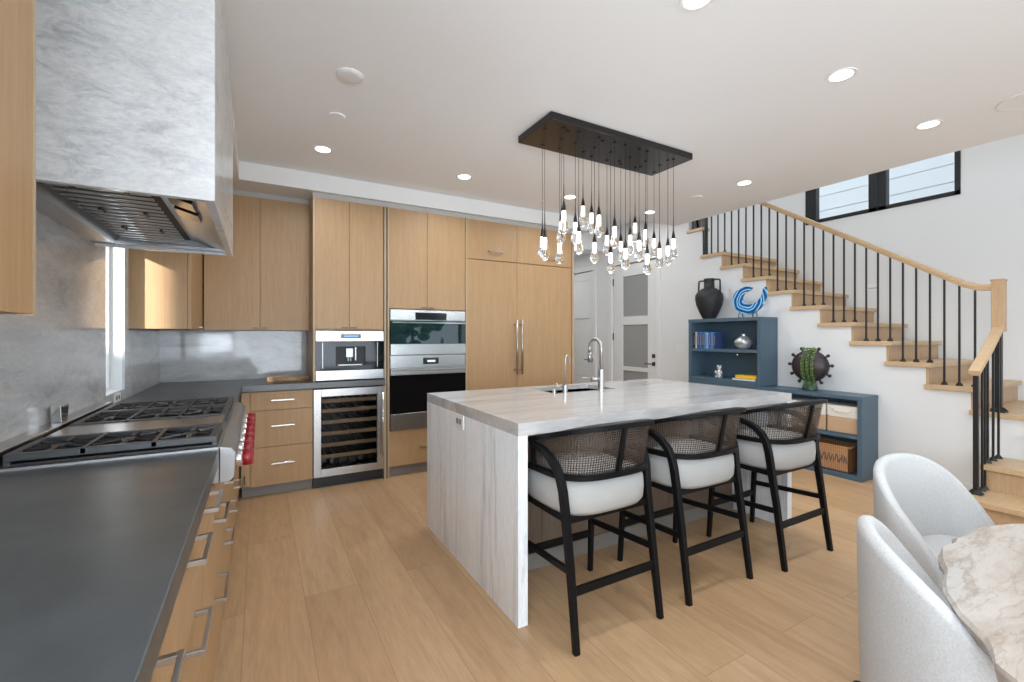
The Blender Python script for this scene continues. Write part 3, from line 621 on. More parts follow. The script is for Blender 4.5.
# rangetop
t_ = thing('rangetop', 'wide steel gas rangetop with black grates and red knobs', 'cooktop', (-.4, 2.45, .74))
RY0, RY1 = 1.840, 3.060
MB().box(XL + .014, -.12, RY0, RY1, .795, .922).prism([(-.12, .795), (-.09, .797), (-.075, .81), (-.07, .895), (-.085, .915), (-.12, .922)], RY0, RY1, 'Y').build('body', 'steel_body', t_, bevel=.003)
MB().box(XL + .014, XL + .075, RY0, RY1, .922, .962).build('rear_trim', 'steel', t_, bevel=.002)
MB().box(XL + .09, -.13, RY0 + .03, RY0 + .295, .922, .927).box(XL + .09, -.13, RY0 + .54, RY1 - .03, .922, .927).build('burner_well', 'iron', t_)
MB().box(XL + .085, -.135, RY0 + .30, RY0 + .535, .924, .952).build('griddle_plate', 'steel', t_, bevel=.004)
def grate(y0, y1, cols):
    x0, x1 = XL + .09, -.128; z0, z1 = .936, .957
    G = MB()
    G.box(x0, x1, y0, y0 + .022, z0, z1).box(x0, x1, y1 - .022, y1, z0, z1).box(x1 - .022, x1, y0 + .022, y1 - .022, z0, z1).box(x0, x0 + .022, y0 + .022, y1 - .022, z0, z1)
    for x in (x0, x1 - .015):
        for y in (y0, y1 - .015): G.box(x, x + .015, y, y + .015, .922, z0)
    g0 = G.build('grate_frame', 'grate_edge', t_, bevel=.002)
    G = MB(); w_ = (x1 - x0) / cols; yc = (y0 + y1) / 2
    for i in range(cols):
        xc = x0 + w_ * (i + .5)
        if i: G.box(x0 + w_ * i - .006, x0 + w_ * i + .006, y0, y1, z0 + .004, z1 + .001)
        for a in range(8):
            an = a * pi / 4 + .0; ex = min(w_ * .46 / max(abs(cos(an)), .01), (y1 - y0) * .46 / max(abs(sin(an)), .01), .2)
            G.tube([(xc + .03 * cos(an), yc + .03 * sin(an), z1 - .008), (xc + ex * cos(an), yc + ex * sin(an), z1 - .008)], .0085, 6)
    for q_ in range(1, 8): G.box(x0 + .02, x1 - .02, y0 + (y1 - y0) * q_ / 8 - .004, y0 + (y1 - y0) * q_ / 8 + .004, z0 - .004, z0 + .008)
    gg = G.build('grate_bars', 'iron', None); gg.parent = g0
    for i in range(cols):
        xc = x0 + w_ * (i + .5); MB().lathe([(.05, .927), (.05, .938), (.032, .942), (.032, .95), (.0, .952)], (xc, yc, 0), 20).build('burner', 'iron', t_, smooth='auto')
grate(RY0 + .022, RY0 + .292, 3); grate(RY0 + .545, RY0 + .89, 3); grate(RY0 + .895, RY1 - .02, 3)
for k, y in enumerate([RY0 + .16 + i * .155 for i in range(7)]):
    kb = MB().lathe([(.033, -.038), (.033, -.018), (.028, -.012)], (-.042, y, .840), 24, 'X').build('knob_bezel', 'chrome', t_, smooth='auto')
    o = MB().lathe([(.028, .0), (.031, .005), (.031, .024), (.027, .030), (.0, .031)], (-.056, y, .840), 24, 'X').box(-.035, -.018, y - .007, y + .007, .812, .868).build('knob', 'red', None, smooth='auto'); o.parent = kb
# steel wedge holder on the rear trim
o = MB().prism([(2.42, .962), (2.48, .962), (2.50, 1.028), (2.41, 1.028)], -.712, -.680, 'X'); tag(o.build('utensil_block', 'chrome', bevel=.003), 'small polished steel block standing at the rear of the rangetop', 'block')
# sockets
def socket(lab, mbx, parts, cat='outlet'):
    t2 = thing('wall_outlet', lab, cat); mbx.build('cover_plate', 'socket', t2, bevel=.002); parts.build('socket_slots', 'slot', t2); return t2
socket('grey outlet plate on the backsplash below the slit window', MB().box(XL + .012, XL + .018, 3.37, 3.49, .918, .970), MB().box(XL + .018, XL + .020, 3.39, 3.41, .935, .955).box(XL + .018, XL + .020, 3.44, 3.46, .935, .955))
t_ = thing('light_switch', 'white two-gang light switch plate on the wall between door and hutch', 'switch')
MB().box(XW - .006, XW, 4.10, 4.245, 1.07, 1.195).build('cover_plate', 'socket', t_, bevel=.002)
for y in (4.125, 4.185): MB().box(XW - .009, XW - .006, y, y + .035, 1.10, 1.165).build('rocker', 'trim', t_, bevel=.001)
# cutting board
o = MB(); o.lathe([(.0, 0), (.17, 0), (.175, .008), (.175, .03), (.17, .036), (0, .036)], (.235, 4.42, .914), 40, 'Z', .8); m = wood('live_edge_board', (.16, .075, .035), (.52, .33, .17), (3, 16, 6), .35); M['board'] = m
tag(o.build('serving_board', 'board', smooth='auto'), 'oval striped wood serving board on the back counter', 'board')

# ================================================================== ISLAND
IX0, IX1, IY0, IY1, IT = 1.006, 3.175, 1.722, 2.963, .914
t_ = thing('kitchen_island', 'white marble waterfall kitchen island', 'island', (2.1, 2.4, 0))
T = .058; sx0, sx1, sy0, sy1 = 1.76, 2.33, 2.52, 2.86
MB().box(IX0, IX1, IY0, sy0, IT - T, IT).box(IX0, IX1, sy1, IY1, IT - T, IT).box(IX0, sx0, sy0, sy1, IT - T, IT).box(sx1, IX1, sy0, sy1, IT - T, IT).build('marble_top', 'island_top', t_)
MB().box(IX0, IX0 + .05, IY0, IY1, 0, IT - T).build('waterfall_panel', 'island_side', t_)
MB().box(IX1 - .05, IX1, IY0, IY1, 0, IT - T).build('waterfall_panel', 'island_side', t_)
C_ = MB(); C_.box(IX0 + .05, IX1 - .05, 2.15, IY1 - .03, .0, IT - T - .22); C_.box(IX0 + .05, IX1 - .05, 2.15, sy0 - .02, IT - T - .22, IT - T).box(IX0 + .05, IX1 - .05, sy1 + .02, IY1 - .03, IT - T - .22, IT - T)
C_.build('cabinet_body', 'toe', t_)
m = wood('island_panel_oak', (.17, .125, .09), (.23, .17, .125), (9, 9, .4), .5); M['island_oak'] = m
for k in range(6):
    w_ = (IX1 - IX0 - .1) / 6; MB().box(IX0 + .05 + k * w_ + .002, IX0 + .05 + (k + 1) * w_ - .002, 2.13, 2.15, .09, IT - T).build('back_panel', 'island_oak', t_)
MB().box(IX0 + .05, IX1 - .05, 2.12, 2.15, 0, .088).build('toe_kick', 'toe', t_)
o = MB().box(IX0 - .006, IX0, 2.33, 2.45, .775, .855).build('outlet_plate', 'socket', t_, bevel=.002); s_ = MB()
for y in (2.36, 2.40): s_.box(IX0 - .008, IX0 - .005, y, y + .006, .80, .83).box(IX0 - .008, IX0 - .005, y + .018, y + .024, .80, .83)
q = s_.build('socket_slots', 'slot', None); q.parent = o
# sink
t_ = thing('kitchen_sink', 'undermount steel sink cut into the island top', 'sink', (2.05, 2.69, .66))
MB().box(sx0 - .012, sx0, sy0 - .012, sy1 + .012, .66, IT - .03).box(sx1, sx1 + .012, sy0 - .012, sy1 + .012, .66, IT - .03).box(sx0, sx1, sy0 - .012, sy0, .66, IT - .03).box(sx0, sx1, sy1, sy1 + .012, .66, IT - .03).box(sx0 - .012, sx1 + .012, sy0 - .012, sy1 + .012, .65, .66).build('basin', 'steel_dark', t_)
MB().lathe([(.045, .661), (.04, .664), (0, .664)], (2.05, 2.69, 0), 20).build('drain', 'chrome', t_)
# main faucet
t_ = thing('kitchen_faucet', 'tall gooseneck pull-down faucet beside the island sink', 'faucet', (2.144, 2.485, IT)); fx, fy = 2.144, 2.485
MB().lathe([(.027, IT), (.027, IT + .012), (.023, IT + .014), (.023, IT + .15), (.015, IT + .155)], (fx, fy, 0), 20).build('body', 'nickel', t_, smooth='auto')
arc = [(fx, fy, IT + .15), (fx, fy, IT + .30)] + [(fx - .008 * (1 - cos(a)), fy + .055 * (1 - cos(a)), IT + .30 + .07 * sin(a)) for a in [pi * k / 12 for k in range(1, 13)]]
arc += [(arc[-1][0], arc[-1][1], IT + .27)]
MB().tube(arc, .0125, 12).build('spout', 'nickel', t_, smooth=True)
MB().tube([(arc[-1][0], arc[-1][1], IT + .275), (arc[-1][0], arc[-1][1], IT + .20)], .016, 12).build('spray_head', 'steel_dark', t_, smooth=True)
MB().tube([(fx, fy, IT + .085), (fx - .075, fy + .02, IT + .085)], .016, 12).build('valve', 'nickel', t_, smooth=True)
MB().tube([(fx - .07, fy + .02, IT + .088), (fx - .15, fy + .04, IT + .098)], .005, 8).build('lever', 'nickel', t_, smooth=True)
t_ = thing('filter_faucet', 'slim small filtered-water tap left of the main faucet', 'faucet', (1.82, 2.48, IT)); fx, fy = 1.82, 2.48
MB().lathe([(.018, IT), (.018, IT + .06), (.008, IT + .065)], (fx, fy, 0), 16).build('body', 'nickel', t_, smooth='auto')
MB().tube([(fx, fy, IT + .06), (fx, fy, IT + .22)] + [(fx + .02 * (1 - cos(a)), fy + .004 * (1 - cos(a)), IT + .22 + .04 * sin(a)) for a in [pi * k / 8 for k in range(1, 9)]] + [(fx + .043, fy + .01, IT + .20)], .006, 10).build('spout', 'nickel', t_, smooth=True)
MB().tube([(fx, fy, IT + .045), (fx - .05, fy + .02, IT + .045), (fx - .055, fy + .022, IT + .07)], .006, 8).build('lever', 'nickel', t_, smooth=True)
MB().lathe([(.014, IT), (.014, IT + .03), (.0, IT + .032)], (fx - .07, fy + .03, 0), 14).build('side_button', 'nickel', t_, smooth='auto')

# ================================================================== BAR STOOLS (local origin on the floor, facing +y)
t_ = thing('bar_stool', 'x', 'bar stool', (1.375, 1.70, 0), 0, 'cane-backed bar stools along the island', local=True)
SG = 1
for s in (-1, 1):
    # rear leg: foot, up, sweeping forward into the arm
    P_ = [(.243 * s, -.235, 0), (.240 * s, -.190, .33), (.242 * s, -.156, .56), (.246 * s, -.146, .64), (.252 * s, -.137, .69), (.258 * s, -.117, .735), (.264 * s, -.078, .772), (.267 * s, -.03, .794), (.268 * s, .02, .803), (.268 * s, .07, .806)]
    MB().tube(P_, [.013, .015, .016, .016, .016, .016, .015, .014, .014, .012], r2=[.013, .016, .018, .018, .018, .018, .017, .015, .013, .010], sect='box', up=(1, 0, 0)).build('leg', 'blackwood', t_, smooth='auto')
    MB().tube([(.232 * s, .255, 0), (.225 * s, .235, .35), (.218 * s, .215, .60)], [.012, .014, .016], r2=[.012, .014, .016], sect='box', up=(0, 1, 0)).build('leg', 'blackwood', t_, smooth='auto')
    MB().tube([(.240 * s, -.195, .315), (.226 * s, .238, .285)], .014, r2=.009, sect='box', up=(0, 0, 1)).build('stretcher', 'blackwood', t_)
MB().tube([(-.24, -.202, .235), (.24, -.202, .235)], .017, r2=.010, sect='box', up=(0, 0, 1)).build('stretcher', 'blackwood', t_)
MB().tube([(-.228, .243, .215), (.228, .243, .215)], .017, r2=.010, sect='box', up=(0, 0, 1)).build('footrest', 'blackwood', t_)
MB().box(-.232, .232, -.165, -.14, .502, .530).box(-.22, .22, .2, .225, .502, .530).box(-.238, -.212, -.14, .2, .502, .530).box(.212, .238, -.14, .2, .502, .530).build('seat_frame', 'blackwood', t_, bevel=.004)
# cushion: superellipse pad
rings = []
def se(hw, hd, z, cy=.03, nn=40, e=.55):
    return [(hw * math.copysign(abs(cos(a)) ** e, cos(a)), cy + hd * math.copysign(abs(sin(a)) ** e, sin(a)), z) for a in [2 * pi * i / nn for i in range(nn)]]
for hw, hd, z in ((.20, .19, .528), (.235, .222, .531), (.250, .234, .552), (.254, .237, .60), (.251, .234, .650), (.236, .220, .678), (.20, .185, .692), (.10, .09, .699), (.005, .005, .700)): rings.append(se(hw, hd, z))
MB().ring_loft(rings).build('seat_cushion', 'cushion', t_, smooth=True)
# horseshoe top rail and lower rail
def horse(hw, back, front, zb, zf, n_=24, pw=1.6):
    P = []
    for i in range(n_ + 1):
        u = -1 + 2 * i / n_; a = u * R(90)
        ex = .62
        x = hw * math.copysign(abs(sin(a)) ** ex, sin(a)); y = back * abs(cos(a)) ** ex if abs(u) < 1 else 0
        P.append((x, -y, 0))
    # extend straight arms forward
    P = [(-hw, front, 0), (-hw, front * .5, 0)] + P + [(hw, front * .5, 0), (hw, front, 0)]
    out = []
    for x, y, _ in P:
        tt = (y + back) / (front + back); out.append((x, y, zb + (zf - zb) * tt ** pw))
    return out
top = horse(.256, .256, .155, .922, .802, pw=1.0)
MB().tube(top, .0115, r2=.021, sect='box', up=(0, 0, 1)).build('top_rail', 'blackwood', t_, smooth='auto')
low = horse(.250, .215, .150, .700, .690)
MB().tube(low, .012, r2=.018, sect='box', up=(0, 0, 1)).build('lower_rail', 'blackwood', t_, smooth='auto')
# cane sheet between the rails
bm = bmesh.new(); uvl = bm.loops.layers.uv.new('UVMap'); A_ = low; B2 = top; nseg = len(low)
ls = 0; U = [0]
for i in range(1, nseg): ls += (Vector(A_[i]) - Vector(A_[i - 1])).length; U.append(ls)
va = [bm.verts.new((p[0], p[1], p[2] + .01)) for p in A_]; vb = [bm.verts.new((p[0], p[1], p[2] - .01)) for p in B2]
for i in range(nseg - 1):
    f_ = bm.faces.new((va[i], va[i + 1], vb[i + 1], vb[i]))
    for lp, uv in zip(f_.loops, ((U[i], 0), (U[i + 1], 0), (U[i + 1], .22), (U[i], .22))): lp[uvl].uv = uv
me = bpy.data.meshes.new('cane_back'); bm.to_mesh(me); bm.free(); me.materials.append(M['cane'])
for p in me.polygons: p.use_smooth = True
cb = bpy.data.objects.new('cane_back', me); COL.objects.link(cb); cb.parent = t_
so = cb.modifiers.new('thick', 'SOLIDIFY'); so.thickness = .003
for i0 in (14, 1, len(low) - 2):
    a, b_ = low[i0], top[i0]
    MB().tube([(a[0], a[1], a[2]), (b_[0], b_[1], b_[2])], .011, r2=.013, sect='box', up=(1, 0, 0)).build('back_post', 'blackwood', t_)
stool = t_
stool['label'] = 'cane-back bar stool nearest the camera, at the island waterfall end'
dup(stool, 'middle of the three cane-back bar stools at the island', (2.06, 1.70, 0), 0)
dup(stool, 'cane-back bar stool farthest along the island, nearest the blue bookcase', (2.785, 1.65, 0), 0)

# ================================================================== CHANDELIER
t_ = thing('pendant_chandelier', 'rectangular dark canopy with many glass teardrop pendants over the island', 'chandelier', (2.2, 2.46, 2.68))
CX0, CX1, CY0, CY1, CZ = 1.556, 2.845, 2.262, 2.664, 2.638
MB().box(CX0, CX1, CY0, CY1, CZ, 2.684).build('canopy', 'canopy', t_, bevel=.002)
pend = [(544, 2.33, .2, .63), (541.5, 2.60, 0, .61), (563.5, 2.33, 0, .52), (560.7, 2.47, 0, .56), (559.3, 2.60, 0, .63), (575.5, 2.47, 0, .56), (578.8, 2.33, 0, .598), (581.9, 2.60, 0, .497), (591.1, 2.60, 0, .518), (598.6, 2.33, 0, .537), (594.7, 2.47, 0, .628), (605.8, 2.60, 0, .60), (614.8, 2.33, 0, .572), (610.3, 2.47, 0, .665), (620.3, 2.60, 0, .62), (625.1, 2.33, 0, .65), (630.1, 2.47, 0, .60), (634.3, 2.60, 0, .55), (639.3, 2.33, 0, .622), (645.4, 2.47, 0, .575), (647.3, 2.33, 0, .667), (652.9, 2.60, 0, .603), (659.6, 2.47, 0, .64), (666.0, 2.40, 0, .633), (673.0, 2.34, 0, .608)]
# (position along the canopy, row, -, drop) -> metres; distances come from the row each cord hangs in
th = R(29.5); fwd = (sin(th), cos(th)); rgt = (cos(th), -sin(th))
cords = [(1.55, 2.33, 1.77), (1.70, 2.60, 1.80), (1.70, 2.33, 1.95), (1.78, 2.47, 1.92), (1.86, 2.60, 1.81), (1.90, 2.47, 1.93), (1.82, 2.33, 1.83), (2.07, 2.60, 2.10), (2.15, 2.60, 2.06), (1.99, 2.33, 1.96), (2.07, 2.47, 1.81), (2.30, 2.60, 1.91), (2.13, 2.33, 1.90), (2.22, 2.47, 1.75), (2.44, 2.60, 1.88), (2.23, 2.33, 1.76), (2.41, 2.47, 1.90), (2.59, 2.60, 2.04), (2.36, 2.33, 1.83), (2.57, 2.47, 1.96), (2.44, 2.33, 1.74), (2.80, 2.60, 1.94), (2.72, 2.47, 1.83), (2.70, 2.37, 1.83), (2.72, 2.335, 1.88), (1.60, 2.37, 1.80), (2.83, 2.62, 1.97)]
cords[0] = (1.60, 2.40, 1.78); cords[1] = (1.72, 2.61, 1.84)
gl = None
for i, (x, y, zb) in enumerate(cords):
    if i >= 25: continue
    h = .162; zt = zb + h
    p_ = MB().tube([(x, y, zt + .05), (x, y, CZ)], .0017, 5).lathe([(.002, zt + .17), (.004, zt + .062), (.0125, zt + .02), (.0145, zt - .004)], (x, y, 0), 12).lathe([(.012, CZ - .006), (.012, CZ)], (x, y, 0), 10).build('pendant_cord', 'canopy', t_, smooth='auto')
    g_ = MB().lathe([(.0135, zt), (.0145, zt - .025), (.018, zt - .055), (.025, zt - .085), (.031, zt - .112), (.0295, zt - .132), (.018, zt - .147), (.0, zt - .152)], (x, y, 0), 18).build('pendant_glass', 'pglass', None, smooth=True); g_.parent = p_
    c2 = MB().lathe([(.0095, zt - .004), (.0095, zt - .072), (.006, zt - .082), (0, zt - .084)], (x, y, 0), 10).build('pendant_light', 'core', None, smooth=True); c2.parent = p_
for x, y in ((1.75, 2.36), (2.05, 2.36), (2.4, 2.57), (2.62, 2.57), (2.05, 2.57)):
    MB().lathe([(.014, CZ - .010), (.014, CZ)], (x, y, 0), 14).build('canopy_screw', 'black', t_)
for x, y in ((1.72, 2.47), (2.2, 2.47), (2.66, 2.47)):
    l_ = bpy.data.lights.new('pendant_glow', 'POINT'); l_.energy = 2.6; l_.shadow_soft_size = .05; l_.color = (.95, .98, 1)
    o = bpy.data.objects.new('pendant_glow', l_); o.location = (x, y, 1.70); COL.objects.link(o)

# ================================================================== CEILING FIXTURES
def can(x, y, lab, lit=True):
    c = thing('recessed_light', lab, 'light', (x, y, ZC), 0, 'recessed ceiling downlights', local=True)
    MB().lathe([(.052, -.002), (.068, -.004), (.070, 0), (.052, 0), (.048, .0)], (0, 0, 0), 28).build('trim_ring', 'trim', c, smooth='auto')
    if lit:
        MB().lathe([(.0, -.003), (.052, -.003), (.052, -.001), (0, -.001)], (0, 0, 0), 28).build('lamp_disc', 'lamp', c)
        l_ = bpy.data.lights.new('downlight', 'AREA'); l_.shape = 'DISK'; l_.size = .10; l_.energy = 6.5; l_.color = (.95, .98, 1); l_.spread = R(150)
        o = bpy.data.objects.new('downlight', l_); o.location = (x, y, ZC - .012); COL.objects.link(o)
    else:
        MB().lathe([(.046, -.014), (.058, -.012), (.068, -.004), (.068, 0), (.046, 0)], (0, 0, 0), 28).build('baffle_ring', 'trim', c, smooth='auto'); MB().ball((.006, .006, -.002), .040, (1, 1, .3), 20).build('eyeball', 'reveal', c, smooth=True)
    return c
can(1.56, 1.22, 'lit ceiling downlight at the top edge of the picture'); can(2.68, 1.20, 'lit ceiling downlight second from the right in the front row'); can(3.80, 1.20, 'lit ceiling downlight nearest the stairwell')
can(3.80, 2.47, 'lit ceiling downlight right of the chandelier canopy'); can(1.545, 3.57, 'lit ceiling downlight in front of the oven tower'); can(.41, 3.56, 'lit ceiling downlight in front of the coffee tower')
can(2.68, 3.57, 'lit ceiling downlight seen behind the left pendants'); can(3.78, 3.57, 'lit ceiling downlight seen behind the right pendants')
for x, y, z, e in ((4.2, 4.6, 3.05, 11), (4.2, 6.6, 2.73, 8)):  # downlights added to brighten the dark hall, none known there
    c = thing('recessed_light', 'added fill downlight in the hall ceiling ' + ('nearer the kitchen' if y < 5 else 'at the far end'), 'light', (x, y, z), 0, local=True)
    MB().lathe([(.052, -.002), (.068, -.004), (.070, 0), (.052, 0)], (0, 0, 0), 24).build('trim_ring', 'trim', c); MB().lathe([(.0, -.003), (.052, -.003), (.052, -.001), (0, -.001)], (0, 0, 0), 24).build('lamp_disc', 'lamp', c)
    l_ = bpy.data.lights.new('downlight', 'AREA'); l_.shape = 'DISK'; l_.size = .10; l_.energy = e; l_.color = (.95, .98, 1)
    o = bpy.data.objects.new('downlight', l_); o.location = (x, y, z - .015); COL.objects.link(o)
can(.418, 2.48, 'unlit eyeball downlight alone between hood and chandelier', False)
for x, y in ((.42, .2), (1.56, -.6), (3.8, -.6), (2.68, -1.8), (1.2, -2.6)):
    l_ = bpy.data.lights.new('downlight', 'AREA'); l_.shape = 'DISK'; l_.size = .10; l_.energy = 6.5; l_.color = (.95, .98, 1)
    o = bpy.data.objects.new('downlight', l_); o.location = (x, y, ZC - .012); COL.objects.link(o)
o = MB().lathe([(.045, -.008), (.05, -.004), (.05, 0)], (.425, 2.978, ZC), 24); tag(o.build('ceiling_sensor', 'ceiling', smooth='auto'), 'small round white sensor on the ceiling before the soffit', 'sensor')
o = MB().lathe([(.045, -.008), (.05, -.004), (.05, 0)], (3.776, 2.952, ZC), 24); tag(o.build('ceiling_sensor', 'ceiling', smooth='auto'), 'small round white sensor on the ceiling near the stairs', 'sensor')
t_ = thing('ceiling_speaker', 'large round flush ceiling speaker at the right edge', 'speaker', (3.9, .78, ZC), 0, local=True)
MB().lathe([(.112, -.004), (.13, -.006), (.132, 0), (.112, 0)], (0, 0, 0), 36).build('rim', 'trim', t_, smooth='auto'); MB().lathe([(0, -.003), (.112, -.003), (.112, 0), (0, 0)], (0, 0, 0), 36).build('grille', 'ceiling', t_)

# ================================================================== BLUE BOOKCASES
BX0, BX1 = 4.67, 4.985
def case(name, lab, y0, y1, z0, z1, shelves, divs=(), th=.035, back=True):
    t2 = thing(name, lab, 'bookcase', ((BX0 + BX1) / 2, (y0 + y1) / 2, z0))
    MB().box(BX0, BX1, y0, y0 + th, z0, z1).build('side_panel', 'blue', t2, bevel=.002); MB().box(BX0, BX1, y1 - th, y1, z0, z1).build('side_panel', 'blue', t2, bevel=.002)
    MB().box(BX0 - .002, BX1, y0 - .002, y1 + .002, z1 - th, z1).build('top_panel', 'blue', t2, bevel=.002); MB().box(BX0, BX1, y0 + th, y1 - th, z0, z0 + th + .01).build('bottom_panel', 'blue', t2, bevel=.002)
    MB().box(BX1 - .012, BX1, y0 + th, y1 - th, z0, z1 - th).build('back_panel', 'blue', t2)
    for d in divs: MB().box(BX0, BX1, d - .017, d + .017, z0, z1 - th).build('divider', 'blue', t2)
    for z, a, b2 in shelves: MB().box(BX0 + .003, BX1, a, b2, z - .017, z + .017).build('shelf', 'blue', t2, bevel=.001)
    return t2
lowc = case('bookcase', 'low slate blue open console with baskets against the stair wall', 1.93, 3.775, 0, .762, [(.392, 1.96, 2.85), (.392, 2.88, 3.74)], (2.865,))
hut = case('bookcase', 'slate blue two-shelf hutch holding blue books, standing on the low console', 2.852, 3.775, .7635, 1.515, [(1.14, 2.887, 3.74)], (), .04)
MB().ball((BX0 + .03, 3.14, 1.10), .016).build('shelf_chrome_ball', 'chrome', hut, smooth=True)  # small plain chrome ball under the shelf, not a lamp
# vase (urn)
t_ = thing('amphora_vase', 'matte black two-handled vase on top of the blue hutch', 'vase', (4.83, 3.60, 1.515), 0, local=True)
m = mat('matte_black_ceramic', (.012, .012, .014), .62); v = coords(m, (1, 1, 1)); bump(m, noise(m, v, 60, 4, .7), .4, .004); M['mblack'] = m
MB().lathe([(.0, 0), (.070, 0), (.075, .01), (.11, .08), (.15, .18), (.162, .25), (.158, .30), (.13, .345), (.085, .375), (.062, .385), (.060, .49), (.064, .50), (.05, .50), (.05, .40), (0, .40)], (0, 0, 0), 36).build('body', 'mblack', t_, smooth=True)
for s in (-1, 1): MB().tube([(0, .055 * s, .478), (0, .125 * s, .484), (0, .142 * s, .478), (0, .149 * s, .46), (0, .151 * s, .36), (0, .148 * s, .27)], .009, 8, r2=.012).build('handle', 'mblack', t_, smooth=True)
# wave sculpture
t_ = thing('wave_sculpture', 'blue and white glass wave sculpture on a wire stand', 'sculpture', (4.83, 3.10, 1.515), 0, local=True)
m = mat('swirled_blue_glass', (.1, .4, .8), .06); n, l, b = nodes(m); v = coords(m, (1, 1, 1)); gr = n.new('ShaderNodeTexWave'); gr.wave_type = 'RINGS'; gr.rings_direction = 'X'; gr.inputs['Scale'].default_value = 4.5; gr.inputs['Distortion'].default_value = 2.2; gr.inputs['Detail'].default_value = 2; gr.inputs['Detail Scale'].default_value = 1.5
mp = n.new('ShaderNodeMapping'); mp.inputs['Location'].default_value = (0, 0, -.2); t0 = n.new('ShaderNodeTexCoord'); l.new(t0.outputs['Object'], mp.inputs[0]); l.new(mp.outputs[0], gr.inputs['Vector'])
setc(m, ramp(m, gr.outputs['Fac'], [(.0, (.01, .04, .20)), (.3, (.02, .22, .60)), (.55, (.10, .55, .78)), (.72, (.70, .88, .92)), (.85, (.05, .35, .65)), (1, (.01, .05, .22))])); M['wave'] = m
rings = []
cz = .21
for i in range(41):
    a = R(112) - R(322) * i / 40       # crescent sweep, thin curl at start, thick body below, pointed crest
    u = i / 40; w_ = .012 + .06 * sin(pi * min(1, u * 1.12) ** .9) ** 1.0 if u < .9 else .012 + .06 * sin(pi * .99) + .0
    w_ = .010 + .064 * max(0, sin(pi * (u * .96 + .02))) ** .7
    ro = .172 - (0.035 * max(0, .3 - u) / .3); ri = ro - w_ * 1.6 if u < .999 else ro - .01
    cy_ = cos(a); sn = sin(a); th_ = .018
    if u > .72: ro = .172 + .55 * (u - .72) ** 1.6; ri = ro - w_ * 1.6
    rings.append([(-th_, ro * cy_, cz + ro * sn), (th_, ro * cy_, cz + ro * sn), (th_ * .8, ri * cy_, cz + ri * sn), (-th_ * .8, ri * cy_, cz + ri * sn)])
MB().ring_loft(rings).build('glass_wave', 'wave', t_, smooth='auto')
for y in (-.085, .085): MB().tube([(-.045, y, .002), (-.03, y, .05), (-.02, y * .9, .075)], .004, 6).tube([(.045, y, .002), (.03, y, .05), (.02, y * .9, .075)], .004, 6).tube([(-.045, y, .003), (.045, y, .003)], .004, 6).build('wire_foot', 'black', t_, smooth=True)
# books on the upper shelf
spines = [((.045, .04, .04), 'black'), ((.62, .62, .60), 'white'), ((.03, .09, .26), 'navy'), ((.05, .14, .36), 'royal blue'), ((.03, .10, .30), 'dark blue'), ((.10, .22, .42), 'mid blue'), ((.30, .45, .58), 'pale blue'), ((.04, .13, .38), 'cobalt'), ((.08, .22, .50), 'bright blue'), ((.035, .06, .16), 'midnight blue')]
y = 3.725; places = ['leftmost of the shelved row', 'second from left in the row', 'third from left in the row', 'fourth from left in the row', 'fifth from left in the row', 'right of the fifth book in the row', 'in the middle right of the row', 'third from right in the row', 'second from right in the row', 'rightmost of the row']
for i, (c, nm) in enumerate(spines):
    w_ = (.028, .02, .036, .03, .034, .028, .022, .036, .034, .026)[i]; h_ = (.195, .20, .205, .205, .2, .2, .19, .2, .195, .19)[i]
    t_ = thing('book', f'{nm} book spine in the hutch, {places[i]}', 'book', (4.78, y - w_ / 2, 1.157), 0, 'books on the hutch shelf')
    mm = mat('book_cover_' + nm.replace(' ', '_'), c, .5)
    MB().box(4.70, 4.86, y - w_, y - w_ + .0025, 1.1575, 1.157 + h_).box(4.70, 4.86, y - .0035, y - .001, 1.1575, 1.157 + h_).box(4.698, 4.702, y - w_, y - .001, 1.1575, 1.157 + h_).build('cover', mm, t_)
    MB().box(4.702, 4.855, y - w_ + .003, y - .004, 1.160, 1.152 + h_).build('pages', 'socket', t_)
    MB().box(4.6965, 4.698, y - w_ * .7, y - w_ * .35, 1.20, 1.157 + h_ - .03).build('spine_lettering', 'nickel', t_)
    y -= w_ + .0015
m = mat('silver_glaze', (.55, .57, .58), .25, .6); v = coords(m, (1, 1, 4)); setc(m, ramp(m, noise(m, v, 8, 3), [(.35, (.35, .38, .40)), (.65, (.75, .77, .78))])); M['silver'] = m
o = MB().lathe([(0, 0), (.045, 0), (.075, .025), (.098, .07), (.095, .095), (.06, .135), (.028, .150), (.020, .158), (.026, .178), (.016, .178), (.012, .16), (0, .16)], (4.78, 3.117, 1.157), 32)
tag(o.build('silver_vase', 'silver', smooth=True), 'squat silver vase on the hutch upper shelf', 'vase')
# crystal figurine
t_ = thing('figurine', 'small silvery bear-like figurine on the hutch lower shelf', 'figurine', (4.76, 3.41, .8085), 0, local=True)
MB().lathe([(0, 0), (.035, 0), (.04, .02), (.042, .05), (.034, .085), (.022, .10), (0, .105)], (0, 0, 0), 14).ball((0, 0, .122), .032, seg=12).ball((0, .024, .148), .011, seg=8).ball((0, -.024, .148), .011, seg=8).ball((-.02, .035, .07), .016, (1, 1, 1.6), 8).ball((-.02, -.035, .07), .016, (1, 1, 1.6), 8).ball((-.03, .022, .012), .017, seg=8).ball((-.03, -.022, .012), .017, seg=8).build('body', 'silver', t_, smooth=True)
